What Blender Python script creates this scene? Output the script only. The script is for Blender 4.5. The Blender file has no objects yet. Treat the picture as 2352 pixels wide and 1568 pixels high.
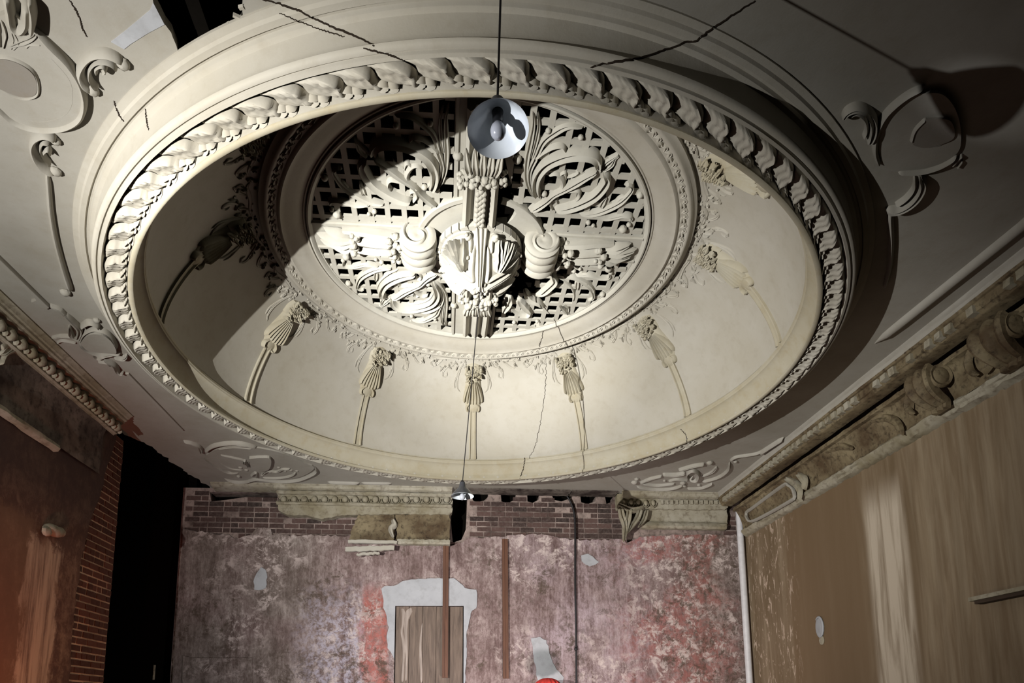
import bpy, math, random
import numpy as np
from mathutils import Vector, Matrix
from mathutils.geometry import delaunay_2d_cdt
from mathutils.bvhtree import BVHTree

random.seed(11)
SC = bpy.context.scene
COL = SC.collection
PI = math.pi

# ------------------------------------------------------------------ camera
CAM = Vector((0.0, 0.0, 1.6))
FOC, PCX, PCY = 1528.2, 1138.9, 1394.9          # focal length and principal point of the shifted lens, px of 2352x1568
CR = Vector((0.9971, -0.0763, -0.0045)); CU = Vector((-0.0073, -0.1536, 0.9881)); CF = Vector((0.0761, 0.9852, 0.1537))
CF.normalize(); CU = (CU - CF*CU.dot(CF)).normalized(); CR = CF.cross(CU)
cd = bpy.data.cameras.new('camera'); cam = bpy.data.objects.new('camera', cd); COL.objects.link(cam)
cd.sensor_width = 36.0; cd.lens = FOC*36.0/2352.0
cd.shift_x = (1176-PCX)/2352.0; cd.shift_y = (PCY-784)/2352.0
cd.clip_start = 0.05; cd.clip_end = 100
cam.matrix_world = Matrix(((CR.x, CU.x, -CF.x, CAM.x), (CR.y, CU.y, -CF.y, CAM.y), (CR.z, CU.z, -CF.z, CAM.z), (0, 0, 0, 1)))
SC.camera = cam

def ray(px, py):
    return CR*((px-PCX)/FOC) - CU*((py-PCY)/FOC) + CF

def at(px, py, x=None, y=None, z=None):
    d = ray(px, py)
    t = (x-CAM.x)/d.x if x is not None else (y-CAM.y)/d.y if y is not None else (z-CAM.z)/d.z
    return CAM + d*t

# ------------------------------------------------------------------ world, exposure, lamps
SC.view_settings.view_transform = 'Standard'; SC.view_settings.look = 'None'
SC.view_settings.exposure = 0.0; SC.view_settings.gamma = 1.0
w = bpy.data.worlds.new('night'); SC.world = w; w.use_nodes = True
w.node_tree.nodes['Background'].inputs[0].default_value = (0.010, 0.009, 0.008, 1)
w.node_tree.nodes['Background'].inputs[1].default_value = 0.25

def spot(name, loc, target, power, color, size_deg, blend, radius):
    l = bpy.data.lights.new(name, 'SPOT'); l.energy = power; l.color = color
    l.spot_size = math.radians(size_deg); l.spot_blend = blend; l.shadow_soft_size = radius
    o = bpy.data.objects.new(name, l); COL.objects.link(o); o.location = loc
    o.rotation_euler = (Vector(target)-Vector(loc)).to_track_quat('-Z', 'Y').to_euler()
    return o

LP = (-3.6, 0.96, 2.06)
spot('floodlight_beam', LP, (2.0, 9.0, 4.5), 3150, (0.985, 0.985, 0.975), 72, 1.0, 0.015)
spot('floodlight_core', LP, (0.22, 6.95, 6.0), 3900, (0.985, 0.99, 0.98), 25, 1.0, 0.015)
spot('added_shade_spot', LP, tuple(at(1144, 297, y=2.17)), 620, (0.95, 0.98, 1.05), 3.8, 1.0, 0.015)  # added narrow spot that brightens only the near pendant lamp
spot('stage_wash', (1.4, 7.0, 0.3), (1.8, 10.2, 1.4), 400, (1.0, 0.90, 0.91), 135, 1.0, 0.15)
spot('stage_wash_side', (-0.4, 7.4, 0.3), (-1.2, 10.2, 1.4), 170, (0.92, 0.90, 1.0), 120, 1.0, 0.12)
spot('floodlight_fill', LP, (-1.5, 5.0, 5.0), 960, (0.985, 0.985, 0.975), 106, 1.0, 0.015)  # added wide fill from the floodlight position, lifts the left ceiling
spot('red_lamp', (-3.0, 4.5, 0.9), (-3.9, 5.75, 2.2), 110, (1.0, 0.10, 0.04), 75, 1.0, 0.08)
spot('amber_lamp', (-2.2, 6.3, 0.4), (-3.9, 7.1, 1.7), 46, (1.0, 0.66, 0.42), 85, 1.0, 0.08)
spot('side_lamp', (0.8, 4.0, 1.0), (4.8, 7.2, 2.1), 32, (1.0, 0.88, 0.60), 100, 1.0, 0.15)
SC.cycles.diffuse_bounces = 1; SC.cycles.max_bounces = 4

# ------------------------------------------------------------------ materials
def new_mat(name):
    m = bpy.data.materials.new(name); m.use_nodes = True
    nt = m.node_tree; b = nt.nodes['Principled BSDF']
    return m, nt, b

def N(nt, kind, **kw):
    n = nt.nodes.new(kind)
    for k, v in kw.items():
        if k in n.inputs: n.inputs[k].default_value = v
        else: setattr(n, k, v)
    return n

def coords(nt, scale=(1, 1, 1), loc=(0, 0, 0), kind='Object', world=True):
    if world:
        g = N(nt, 'ShaderNodeNewGeometry'); src = g.outputs['Position']
    else:
        g = N(nt, 'ShaderNodeTexCoord'); src = g.outputs[kind]
    mp = N(nt, 'ShaderNodeMapping'); mp.inputs['Scale'].default_value = scale; mp.inputs['Location'].default_value = loc
    nt.links.new(src, mp.inputs['Vector'])
    return mp.outputs['Vector']

def noise(nt, vec, scale, detail=4, rough=0.6, dist=0.0):
    n = N(nt, 'ShaderNodeTexNoise'); n.inputs['Scale'].default_value = scale; n.inputs['Detail'].default_value = detail
    n.inputs['Roughness'].default_value = rough; n.inputs['Distortion'].default_value = dist
    nt.links.new(vec, n.inputs['Vector']); return n.outputs['Fac']

def ramp(nt, fac, stops, interp='LINEAR'):
    r = N(nt, 'ShaderNodeValToRGB'); r.color_ramp.interpolation = interp
    el = r.color_ramp.elements
    while len(el) < len(stops): el.new(0.5)
    for e, (p, c) in zip(el, stops):
        e.position = p; e.color = (c[0], c[1], c[2], 1) if not isinstance(c, (int, float)) else (c, c, c, 1)
    nt.links.new(fac, r.inputs['Fac']); return r.outputs['Color']

def mix(nt, fac, a, b):
    m = N(nt, 'ShaderNodeMix', data_type='RGBA')
    if isinstance(fac, (int, float)): m.inputs[0].default_value = fac
    else: nt.links.new(fac, m.inputs[0])
    for s, v in ((6, a), (7, b)):
        if isinstance(v, tuple): m.inputs[s].default_value = (v[0], v[1], v[2], 1)
        else: nt.links.new(v, m.inputs[s])
    return m.outputs[2]

def math_(nt, op, a, b=0.5, clamp=False):
    m = N(nt, 'ShaderNodeMath', operation=op); m.use_clamp = clamp
    for i, v in enumerate((a, b)):
        if isinstance(v, (int, float)): m.inputs[i].default_value = v
        else: nt.links.new(v, m.inputs[i])
    return m.outputs[0]

def bump(nt, b, h, strength=0.3, dist=0.01):
    n = N(nt, 'ShaderNodeBump'); n.inputs['Strength'].default_value = strength; n.inputs['Distance'].default_value = dist
    nt.links.new(h, n.inputs['Height']); nt.links.new(n.outputs[0], b.inputs['Normal'])

def axis(nt, i):
    g = N(nt, 'ShaderNodeNewGeometry'); s = N(nt, 'ShaderNodeSeparateXYZ')
    nt.links.new(g.outputs['Position'], s.inputs[0]); return s.outputs[i]

def band(nt, val, lo, hi, soft):
    """1 between lo and hi, falling off over soft on both sides"""
    a = N(nt, 'ShaderNodeMapRange', interpolation_type='SMOOTHSTEP'); a.inputs[1].default_value = lo-soft; a.inputs[2].default_value = lo+soft
    c = N(nt, 'ShaderNodeMapRange', interpolation_type='SMOOTHSTEP'); c.inputs[1].default_value = hi-soft; c.inputs[2].default_value = hi+soft
    c.inputs[3].default_value = 1; c.inputs[4].default_value = 0
    nt.links.new(val, a.inputs[0]); nt.links.new(val, c.inputs[0])
    return math_(nt, 'MULTIPLY', a.outputs[0], c.outputs[0])

def plaster_mat(name, c1, c2, dirt=(0.20, 0.15, 0.08), dirt_amt=0.25, scale=1.0, rough=0.75):
    m, nt, b = new_mat(name)
    v = coords(nt)
    n1 = noise(nt, v, 1.3*scale, 6, 0.62); n2 = noise(nt, v, 9*scale, 6, 0.65); n3 = noise(nt, v, 70, 3, 0.6)
    c = mix(nt, ramp(nt, n1, [(0.35, 0), (0.65, 1)]), c1, c2)
    dm = math_(nt, 'MULTIPLY', ramp(nt, n2, [(0.50, 0), (0.72, 1)]), dirt_amt)
    c = mix(nt, dm, c, dirt)
    nt.links.new(c, b.inputs['Base Color'])
    b.inputs['Roughness'].default_value = rough; b.inputs['Specular IOR Level'].default_value = 0.25
    h = math_(nt, 'ADD', math_(nt, 'MULTIPLY', n2, 0.7), math_(nt, 'MULTIPLY', n3, 0.3))
    bump(nt, b, h, 0.25, 0.006)
    return m

M_PL = plaster_mat('cream_plaster', (0.444, 0.411, 0.344), (0.400, 0.363, 0.289), dirt_amt=0.15)
M_CEIL = plaster_mat('ceiling_plaster', (0.370, 0.344, 0.292), (0.311, 0.285, 0.233), dirt_amt=0.15)
M_COVE = plaster_mat('aged_cream_plaster', (0.444, 0.403, 0.307), (0.370, 0.322, 0.222), (0.33, 0.25, 0.12), 0.35)
M_GRILLE = plaster_mat('pale_cream_plaster', (0.488, 0.463, 0.392), (0.459, 0.429, 0.355), dirt_amt=0.15)
M_TAN = plaster_mat('tan_plaster', (0.244, 0.218, 0.181), (0.222, 0.196, 0.163))
M_WHITE = plaster_mat('white_patch_plaster', (0.44, 0.44, 0.445), (0.33, 0.33, 0.335), (0.2, 0.19, 0.18), 0.35)
M_GRIME = plaster_mat('grimy_plaster', (0.24, 0.19, 0.11), (0.085, 0.055, 0.028), (0.02, 0.011, 0.006), 0.9, 2.0)
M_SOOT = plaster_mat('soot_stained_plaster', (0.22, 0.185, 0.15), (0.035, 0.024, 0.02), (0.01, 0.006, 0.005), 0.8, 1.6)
M_MOULD = plaster_mat('moulding_plaster', (0.40, 0.365, 0.285), (0.24, 0.205, 0.13), (0.10, 0.07, 0.04), 0.7, 1.5)

def simple(name, col, rough=0.6, metal=0.0, spec=0.4):
    m, nt, b = new_mat(name)
    n = noise(nt, coords(nt), 14, 4)
    c = mix(nt, n, tuple(x*0.75 for x in col), tuple(min(1, x*1.2) for x in col))
    nt.links.new(c, b.inputs['Base Color']); b.inputs['Roughness'].default_value = rough
    b.inputs['Metallic'].default_value = metal; b.inputs['Specular IOR Level'].default_value = spec
    return m

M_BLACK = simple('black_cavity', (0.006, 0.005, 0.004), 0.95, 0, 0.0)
M_CRACK = simple('crack_dark', (0.030, 0.022, 0.016), 0.95, 0, 0.0)
M_WIRE = simple('black_cable', (0.012, 0.010, 0.010), 0.6)
M_SOCK = simple('black_bakelite', (0.010, 0.010, 0.011), 0.35)
M_ENAMEL = simple('white_enamel', (0.80, 0.855, 0.94), 0.18, 0, 0.5)
M_ENOUT = simple('dark_enamel', (0.05, 0.05, 0.055), 0.3)
M_BULB = simple('frosted_glass', (0.42, 0.43, 0.47), 0.22, 0, 0.6)
M_PIPE = simple('grey_painted_pipe', (0.60, 0.58, 0.57), 0.45)
M_RED = simple('red_paper', (0.70, 0.05, 0.04), 0.7)
M_TIMBER = simple('dark_timber', (0.055, 0.035, 0.022), 0.8)

def wood_mat(name, c1, c2):
    m, nt, b = new_mat(name)
    v = coords(nt, (9, 9, 0.7)); n = noise(nt, v, 3, 5, 0.6, 0.6)
    nt.links.new(ramp(nt, n, [(0.3, c1), (0.7, c2)]), b.inputs['Base Color']); b.inputs['Roughness'].default_value = 0.65
    bump(nt, b, n, 0.3, 0.004)
    return m
M_BATTEN = wood_mat('brown_stained_wood', (0.075, 0.028, 0.012), (0.15, 0.06, 0.028))
M_BOARD = wood_mat('brown_board', (0.075, 0.048, 0.032), (0.20, 0.14, 0.10))
M_DRIP = wood_mat('pale_board', (0.20, 0.15, 0.115), (0.46, 0.38, 0.32))

def brick_mat(name, cols, mort=(0.3, 0.25, 0.22)):
    m, nt, b = new_mat(name)
    oi = N(nt, 'ShaderNodeObjectInfo')
    c = ramp(nt, oi.outputs['Random'], [(0.0, cols[0]), (0.5, cols[1]), (1.0, cols[2])])
    n = noise(nt, coords(nt), 22, 5, 0.7)
    c = mix(nt, ramp(nt, n, [(0.45, 0), (0.75, 0.75)]), c, mort)
    nt.links.new(c, b.inputs['Base Color']); b.inputs['Roughness'].default_value = 0.9
    bump(nt, b, n, 0.5, 0.006)
    return m
M_BRICK = brick_mat('old_brick', [(0.030, 0.018, 0.014), (0.062, 0.033, 0.026), (0.10, 0.055, 0.044)], (0.13, 0.095, 0.08))
M_BRICKL = brick_mat('red_brick', [(0.055, 0.018, 0.010), (0.085, 0.028, 0.015), (0.13, 0.045, 0.026)], (0.12, 0.06, 0.04))
M_MORT = plaster_mat('mortar', (0.40, 0.31, 0.265), (0.12, 0.085, 0.07), (0.02, 0.015, 0.012), 0.7, 2.0, 0.95)
M_MORTL = plaster_mat('orange_mortar', (0.75, 0.52, 0.36), (0.55, 0.34, 0.22), (0.06, 0.03, 0.02), 0.3, 2.0, 0.95)

def wall_back_mat():
    m, nt, b = new_mat('peeling_paint_mauve')
    v = coords(nt); X = axis(nt, 0); Z = axis(nt, 2)
    big = noise(nt, v, 0.8, 4, 0.55, 0.3); big2 = noise(nt, coords(nt, loc=(5, 2, 9)), 1.1, 4, 0.55, 0.3)
    mid = noise(nt, coords(nt, (1.5, 1, 0.7)), 2.6, 12, 0.72, 0.3); fine = noise(nt, v, 10, 12, 0.78, 0.4)
    grain = noise(nt, coords(nt, (1.6, 1, 0.8), (3, 1, 4)), 22, 8, 0.75, 0.3)
    streak = noise(nt, coords(nt, (6, 1, 0.45)), 2.6, 8, 0.68, 0.2)
    k = math_(nt, 'ADD', math_(nt, 'ADD', math_(nt, 'MULTIPLY', mid, 0.40), math_(nt, 'MULTIPLY', grain, 0.34)), math_(nt, 'MULTIPLY', streak, 0.26))
    base = ramp(nt, k, [(0.36, (0.085, 0.050, 0.044)), (0.47, (0.18, 0.120, 0.108)), (0.55, (0.31, 0.228, 0.210)), (0.66, (0.54, 0.45, 0.42))])
    grey = ramp(nt, k, [(0.36, (0.075, 0.055, 0.042)), (0.47, (0.155, 0.118, 0.098)), (0.55, (0.26, 0.21, 0.18)), (0.66, (0.46, 0.40, 0.355))])
    gl = math_(nt, 'ADD', math_(nt, 'MULTIPLY', band(nt, X, -4.2, -1.9, 0.5), 0.9), math_(nt, 'MULTIPLY', band(nt, X, 3.9, 5.0, 0.3), 0.9), True)
    c = mix(nt, math_(nt, 'MULTIPLY', gl, ramp(nt, big, [(0.34, 0.2), (0.52, 1)])), base, grey)
    # lavender-white distemper left of the door and in a broad field right of the second batten
    lav = math_(nt, 'MULTIPLY', band(nt, X, -2.1, -1.0, 0.35), ramp(nt, fine, [(0.46, 0), (0.56, 0.9)]))
    lav = math_(nt, 'MULTIPLY', lav, band(nt, Z, 0.0, 3.3, 0.5))
    c = mix(nt, lav, c, (0.47, 0.42, 0.47))
    l2 = math_(nt, 'MULTIPLY', band(nt, X, 1.25, 3.3, 0.5), ramp(nt, k, [(0.42, 0), (0.56, 0.75)]))
    c = mix(nt, math_(nt, 'MULTIPLY', l2, ramp(nt, big2, [(0.38, 0.15), (0.58, 1)])), c, (0.46, 0.36, 0.39))
    # red undercoat: a run beside the door and islands at the right
    xr = math_(nt, 'ADD', X, math_(nt, 'MULTIPLY', math_(nt, 'SUBTRACT', mid, 0.5), 0.5))
    r1 = math_(nt, 'MULTIPLY', math_(nt, 'MULTIPLY', band(nt, xr, -1.24, -0.84, 0.05), band(nt, Z, 0.6, 3.45, 0.2)), ramp(nt, fine, [(0.40, 0.15), (0.54, 0.9)]))
    c = mix(nt, r1, c, (0.40, 0.115, 0.085))
    r2 = math_(nt, 'MULTIPLY', band(nt, X, 2.7, 4.6, 0.4), ramp(nt, big2, [(0.42, 0), (0.55, 1)]))
    r2 = math_(nt, 'MULTIPLY', r2, ramp(nt, fine, [(0.42, 0.1), (0.54, 0.9)]))
    c = mix(nt, math_(nt, 'MULTIPLY', r2, 0.75), c, (0.34, 0.115, 0.095))
    # flakes: pale plaster in clusters, dark losses in others
    fl = noise(nt, coords(nt, loc=(2, 0, 6)), 6.0, 14, 0.80, 0.4)
    cl = ramp(nt, noise(nt, coords(nt, loc=(9, 4, 2)), 1.3, 3, 0.5), [(0.42, 0.0), (0.60, 1)])
    cl = math_(nt, 'MAXIMUM', cl, band(nt, X, 2.9, 4.3, 0.5))
    c = mix(nt, math_(nt, 'MULTIPLY', cl, ramp(nt, fl, [(0.50, 0), (0.57, 0.85)])), c, (0.62, 0.51, 0.46))
    fl2 = noise(nt, coords(nt, loc=(7, 3, 1)), 5.0, 14, 0.82, 0.4)
    cl2 = ramp(nt, noise(nt, coords(nt, loc=(1, 8, 5)), 1.2, 3, 0.5), [(0.44, 0.1), (0.60, 1)])
    cl2 = math_(nt, 'MAXIMUM', cl2, band(nt, X, 3.6, 5.0, 0.4))
    c = mix(nt, math_(nt, 'MULTIPLY', cl2, ramp(nt, fl2, [(0.50, 0), (0.57, 0.85)])), c, (0.085, 0.060, 0.042))
    nt.links.new(c, b.inputs['Base Color']); b.inputs['Roughness'].default_value = 0.85
    b.inputs['Specular IOR Level'].default_value = 0.2
    bump(nt, b, math_(nt, 'ADD', math_(nt, 'ADD', fl, fl2), math_(nt, 'MULTIPLY', grain, 0.6)), 0.5, 0.012)
    return m
M_WB = wall_back_mat()

def wall_right_mat():
    m, nt, b = new_mat('streaked_brown_plaster')
    Y = axis(nt, 1); Z = axis(nt, 2)
    st = noise(nt, coords(nt, (1, 2.6, 0.22)), 2.4, 6, 0.6, 0.5); st2 = noise(nt, coords(nt, (1, 4.5, 0.35)), 2.0, 6, 0.6, 0.4)
    fine = noise(nt, coords(nt, (1, 1.4, 0.45)), 9, 8, 0.72, 1.2)
    c = ramp(nt, st, [(0.30, (0.14, 0.095, 0.050)), (0.50, (0.19, 0.135, 0.080)), (0.68, (0.27, 0.205, 0.130))])
    c = mix(nt, math_(nt, 'MULTIPLY', ramp(nt, st2, [(0.42, 0), (0.70, 0.6)]), band(nt, Y, 3.0, 6.3, 0.3)), c, (0.33, 0.265, 0.18))
    pale = math_(nt, 'MULTIPLY', band(nt, Y, 6.45, 7.10, 0.06), band(nt, Z, -1, 3.95, 0.25))
    pale = math_(nt, 'MULTIPLY', pale, ramp(nt, st2, [(0.34, 0.25), (0.55, 1)]))
    c = mix(nt, pale, c, (0.50, 0.42, 0.32))
    calm = band(nt, Y, 7.15, 8.9, 0.15)
    c = mix(nt, math_(nt, 'MULTIPLY', calm, 0.85), c, (0.165, 0.108, 0.058))
    fk = math_(nt, 'MULTIPLY', band(nt, Y, 8.75, 10.2, 0.2), ramp(nt, fine, [(0.56, 0), (0.60, 0.85)]))
    c = mix(nt, fk, c, (0.52, 0.40, 0.30))
    nt.links.new(c, b.inputs['Base Color']); b.inputs['Roughness'].default_value = 0.6
    b.inputs['Specular IOR Level'].default_value = 0.3
    bump(nt, b, fine, 0.3, 0.006)
    return m
M_WR = wall_right_mat()

def wall_left_mat():
    m, nt, b = new_mat('stained_ochre_plaster')
    Y = axis(nt, 1); Z = axis(nt, 2)
    bl = noise(nt, coords(nt, (1, 1.2, 0.7)), 2.2, 14, 0.74, 0.3); fine = noise(nt, coords(nt, loc=(3, 5, 1)), 9, 12, 0.78, 0.3)
    vert = noise(nt, coords(nt, (1, 7, 0.5)), 2.2, 9, 0.66, 0.15)
    k = math_(nt, 'ADD', math_(nt, 'MULTIPLY', bl, 0.6), math_(nt, 'MULTIPLY', fine, 0.4))
    c = ramp(nt, k, [(0.38, (0.045, 0.018, 0.012)), (0.50, (0.115, 0.055, 0.032)), (0.62, (0.30, 0.19, 0.12))])
    yy = math_(nt, 'ADD', Y, math_(nt, 'MULTIPLY', math_(nt, 'SUBTRACT', bl, 0.5), 0.7))
    zz = math_(nt, 'ADD', Z, math_(nt, 'MULTIPLY', math_(nt, 'SUBTRACT', fine, 0.5), 0.6))
    pale = math_(nt, 'MULTIPLY', band(nt, yy, 5.2, 6.45, 0.05), band(nt, zz, 0.0, 3.42, 0.04))
    c = mix(nt, math_(nt, 'MULTIPLY', pale, 0.65), c, (0.23, 0.135, 0.075))
    run = math_(nt, 'MULTIPLY', band(nt, yy, 6.40, 6.92, 0.05), band(nt, zz, 0.0, 3.25, 0.06))
    run = math_(nt, 'MULTIPLY', run, ramp(nt, vert, [(0.38, 0.25), (0.56, 1)]))
    c = mix(nt, run, c, (0.50, 0.37, 0.26))
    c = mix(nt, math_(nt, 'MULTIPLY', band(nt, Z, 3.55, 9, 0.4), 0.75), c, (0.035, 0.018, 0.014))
    nt.links.new(c, b.inputs['Base Color']); b.inputs['Roughness'].default_value = 0.8
    bump(nt, b, k, 0.5, 0.012)
    return m
M_WL = wall_left_mat()

# ------------------------------------------------------------------ mesh helpers
class MB:
    def __init__(self): self.v = []; self.f = []
    def add(self, vs, fs):
        o = len(self.v); self.v += [tuple(p) for p in vs]; self.f += [tuple(i+o for i in f) for f in fs]
    def grid(self, rows, cu=False, cv=False):
        n = len(rows); k = len(rows[0]); fs = []
        for i in range(n if cu else n-1):
            for j in range(k if cv else k-1):
                a = i*k+j; b_ = i*k+(j+1) % k; c = ((i+1) % n)*k+(j+1) % k; d = ((i+1) % n)*k+j
                fs.append((a, b_, c, d))
        self.add([p for r in rows for p in r], fs)
    def box(self, c, s, m=None):
        vs = []
        for x in (-.5, .5):
            for y in (-.5, .5):
                for z in (-.5, .5):
                    p = Vector((x*s[0], y*s[1], z*s[2]))
                    if m is not None: p = m @ p
                    vs.append(Vector(c)+p)
        self.add(vs, [(0, 1, 3, 2), (4, 6, 7, 5), (0, 4, 5, 1), (2, 3, 7, 6), (0, 2, 6, 4), (1, 5, 7, 3)])
    def blob(self, c, r, m=None, nu=8, nv=6):
        rx, ry, rz = (r, r, r) if isinstance(r, (int, float)) else r
        rows = []
        for i in range(nv+1):
            t = PI*i/nv; row = []
            for j in range(nu):
                a = 2*PI*j/nu
                p = Vector((rx*math.sin(t)*math.cos(a), ry*math.sin(t)*math.sin(a), rz*math.cos(t)))
                if m is not None: p = m @ p
                row.append(Vector(c)+p)
            rows.append(row)
        self.grid(rows, cv=True)
    def build(self, name, mat, parent=None, origin=None, smooth=True, link=True, angle=40):
        me = bpy.data.meshes.new(name)
        if origin is None: origin = parent.location.copy() if parent is not None else Vector((0, 0, 0))
        if parent is not None and parent.parent is not None and origin is None: pass
        o = Vector(origin)
        me.from_pydata([tuple(Vector(p)-o) for p in self.v], [], self.f); me.update()
        if smooth:
            me.polygons.foreach_set('use_smooth', [True]*len(me.polygons))
            try: me.set_sharp_from_angle(angle=math.radians(angle))
            except Exception: pass
        me.materials.append(mat)
        ob = bpy.data.objects.new(name, me)
        if link: COL.objects.link(ob)
        if parent is not None: ob.parent = parent
        else: ob.location = o
        return ob

def tag(o, label, cat, group=None):
    o['label'] = label; o['category'] = cat; o['kind'] = 'thing'
    if group: o['group'] = group
    return o
def thing(name, loc, label, cat, group=None):
    o = bpy.data.objects.new(name, None); COL.objects.link(o); o.location = loc; o.empty_display_size = 0.1
    return tag(o, label, cat, group)
def struct(o):
    o['kind'] = 'structure'; return o
def child(name, me, parent, loc=(0, 0, 0), rot=(0, 0, 0), scale=(1, 1, 1)):
    ob = bpy.data.objects.new(name, me); COL.objects.link(ob); ob.parent = parent
    ob.location = loc; ob.rotation_euler = rot; ob.scale = scale
    return ob

def catmull(pts, n):
    pts = [Vector(p) for p in pts]
    if len(pts) == 2: return [pts[0].lerp(pts[1], i/(n-1)) for i in range(n)]
    P = [pts[0]*2-pts[1]]+pts+[pts[-1]*2-pts[-2]]
    L = [0]
    for i in range(len(pts)-1): L.append(L[-1]+(pts[i+1]-pts[i]).length)
    out = []
    for k in range(n):
        s = L[-1]*k/(n-1); i = 0
        while i < len(pts)-2 and L[i+1] < s: i += 1
        t = (s-L[i])/max(1e-9, L[i+1]-L[i])
        a, b, c, d = P[i], P[i+1], P[i+2], P[i+3]
        out.append(0.5*((2*b)+(c-a)*t+(2*a-5*b+4*c-d)*t*t+(3*b-a-3*c+d)*t*t*t))
    return out
def lerp_list(vals, t):
    if isinstance(vals, (int, float)): return vals
    x = t*(len(vals)-1); i = min(int(x), len(vals)-2); return vals[i]+(vals[i+1]-vals[i])*(x-i)

ROUND = [(-1, -.10), (-.95, .25), (-.65, .75), (0, 1), (.65, .75), (.95, .25), (1, -.10)]
LEAF = [(-1, -.10), (-.92, .45), (-.6, .95), (-.25, .62), (0, .5), (.25, .62), (.6, .95), (.92, .45), (1, -.10)]
FLUTE = [(-1, -.25), (-1, .75), (-.8, .95), (-.6, .75), (-.5, .45), (-.35, .45), (-.2, .85), (0, 1), (.2, .85), (.35, .45), (.5, .45), (.6, .75), (.8, .95), (1, .75), (1, -.25)]
FLAT = [(-1, -.25), (-1, .8), (-.85, 1), (.85, 1), (1, .8), (1, -.25)]

def sweep(mb, pts, nrm, w, h, prof=ROUND, taper=True, n=None):
    """relief strip: pts on a surface, nrm one normal or one per point (pointing out of the surface)"""
    k = len(pts); rows = []
    for i in range(k):
        t = (pts[min(i+1, k-1)]-pts[max(i-1, 0)])
        nn = nrm[i] if isinstance(nrm, list) else nrm
        side = nn.cross(t)
        if side.length < 1e-9: side = Vector((1, 0, 0))
        side.normalize(); s = i/(k-1)
        ww = lerp_list(w, s); hh = lerp_list(h, s)
        if prof is ROUND or prof is LEAF:
            e = min(1.0, min(s, 1-s)/.09); e = math.sqrt(max(0.0, 1-(1-e)**2)); ww *= .12+.88*e; hh *= .12+.88*e
        rows.append([pts[i]+side*(u*ww)+nn*(hh*f) for u, f in prof])
    mb.grid(rows)
    m = len(prof); o = len(mb.v)
    mb.f.append(tuple(range(o-m, o))); mb.f.append(tuple(range(o-k*m+m-1, o-k*m-1, -1)))

def revolve(mb, prof, c, n=192, a0=0.0, a1=2*PI):
    full = abs(a1-a0-2*PI) < 1e-6
    rows = []
    for i in range(n if full else n+1):
        a = a0+(a1-a0)*i/n
        rows.append([(c[0]+r*math.cos(a), c[1]+r*math.sin(a), z) for r, z in prof])
    mb.grid(rows, cu=full)

def plate(loops, keep, to3d, nrm, thick, sides=True):
    """flat slab from 2D outlines: triangulate all outlines together, keep triangles whose centre passes keep()"""
    vs = []; es = []
    for lp in loops:
        o = len(vs); vs += [Vector(p) for p in lp]
        es += [(o+i, o+(i+1) % len(lp)) for i in range(len(lp))]
    r = delaunay_2d_cdt(vs, es, [], 0, 1e-5)
    V, F = r[0], [f for f in r[2] if keep(sum((r[0][i] for i in f), Vector((0, 0)))/3)]
    mb = MB(); P = [to3d(p) for p in V]; nn = Vector(nrm)
    used = sorted({i for f in F for i in f}); ix = {u: k for k, u in enumerate(used)}
    # orient
    fs = []
    for f in F:
        a, b, c = (P[i] for i in f)
        g = (b-a).cross(c-a)
        fs.append(tuple(ix[i] for i in (f if g.dot(nn) > 0 else f[::-1])))
    mb.add([P[i] for i in used], fs)
    if sides:
        cnt = {}
        for f in fs:
            for i in range(3):
                e = (f[i], f[(i+1) % 3]); k = tuple(sorted(e)); cnt[k] = None if k in cnt else e
        for e in cnt.values():
            if e is None: continue
            a, b = P[used[e[0]]], P[used[e[1]]]
            mb.add([a, b, b-nn*thick, a-nn*thick], [(3, 2, 1, 0)])
    return mb

def inpoly(p, poly):
    x, y = p[0], p[1]; c = False; n = len(poly)
    for i in range(n):
        x1, y1 = poly[i][0], poly[i][1]; x2, y2 = poly[i-1][0], poly[i-1][1]
        if (y1 > y) != (y2 > y) and x < (x2-x1)*(y-y1)/(y2-y1)+x1: c = not c
    return c
def ragged(pts, step=0.05, amp=0.015, seed=1):
    rnd = random.Random(seed); out = []
    for i in range(len(pts)-1):
        a, b = Vector(pts[i]), Vector(pts[i+1]); L = (b-a).length; n = max(1, int(L/step))
        d = (b-a).normalized() if L > 0 else Vector((1, 0)); q = Vector((-d.y, d.x))
        for k in range(n):
            p = a.lerp(b, k/n)
            if k: p = p+q*rnd.uniform(-amp, amp)+d*rnd.uniform(-.3, .3)*step
            out.append(p)
    out.append(Vector(pts[-1])); return out
def circle2(c, r, n=96): return [(c[0]+r*math.cos(2*PI*i/n), c[1]+r*math.sin(2*PI*i/n)) for i in range(n)]

# relief strokes given on a flat surface: zoom frame (scale, ox, oy) -> photo pixel -> point on the plane
DOWN = Vector((0, 0, -1))
def pxf(pts, fr=(1, 0, 0), **plane):
    s, ox, oy = fr
    return [at(ox+x/s, oy+y/s, **plane) for x, y in pts]
def stroke(mb, pts, w, h, prof=ROUND, fr=(1, 0, 0), n=26, nrm=DOWN, **plane):
    sweep(mb, catmull(pxf(pts, fr, **plane), n), nrm, w, h, prof)

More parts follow.
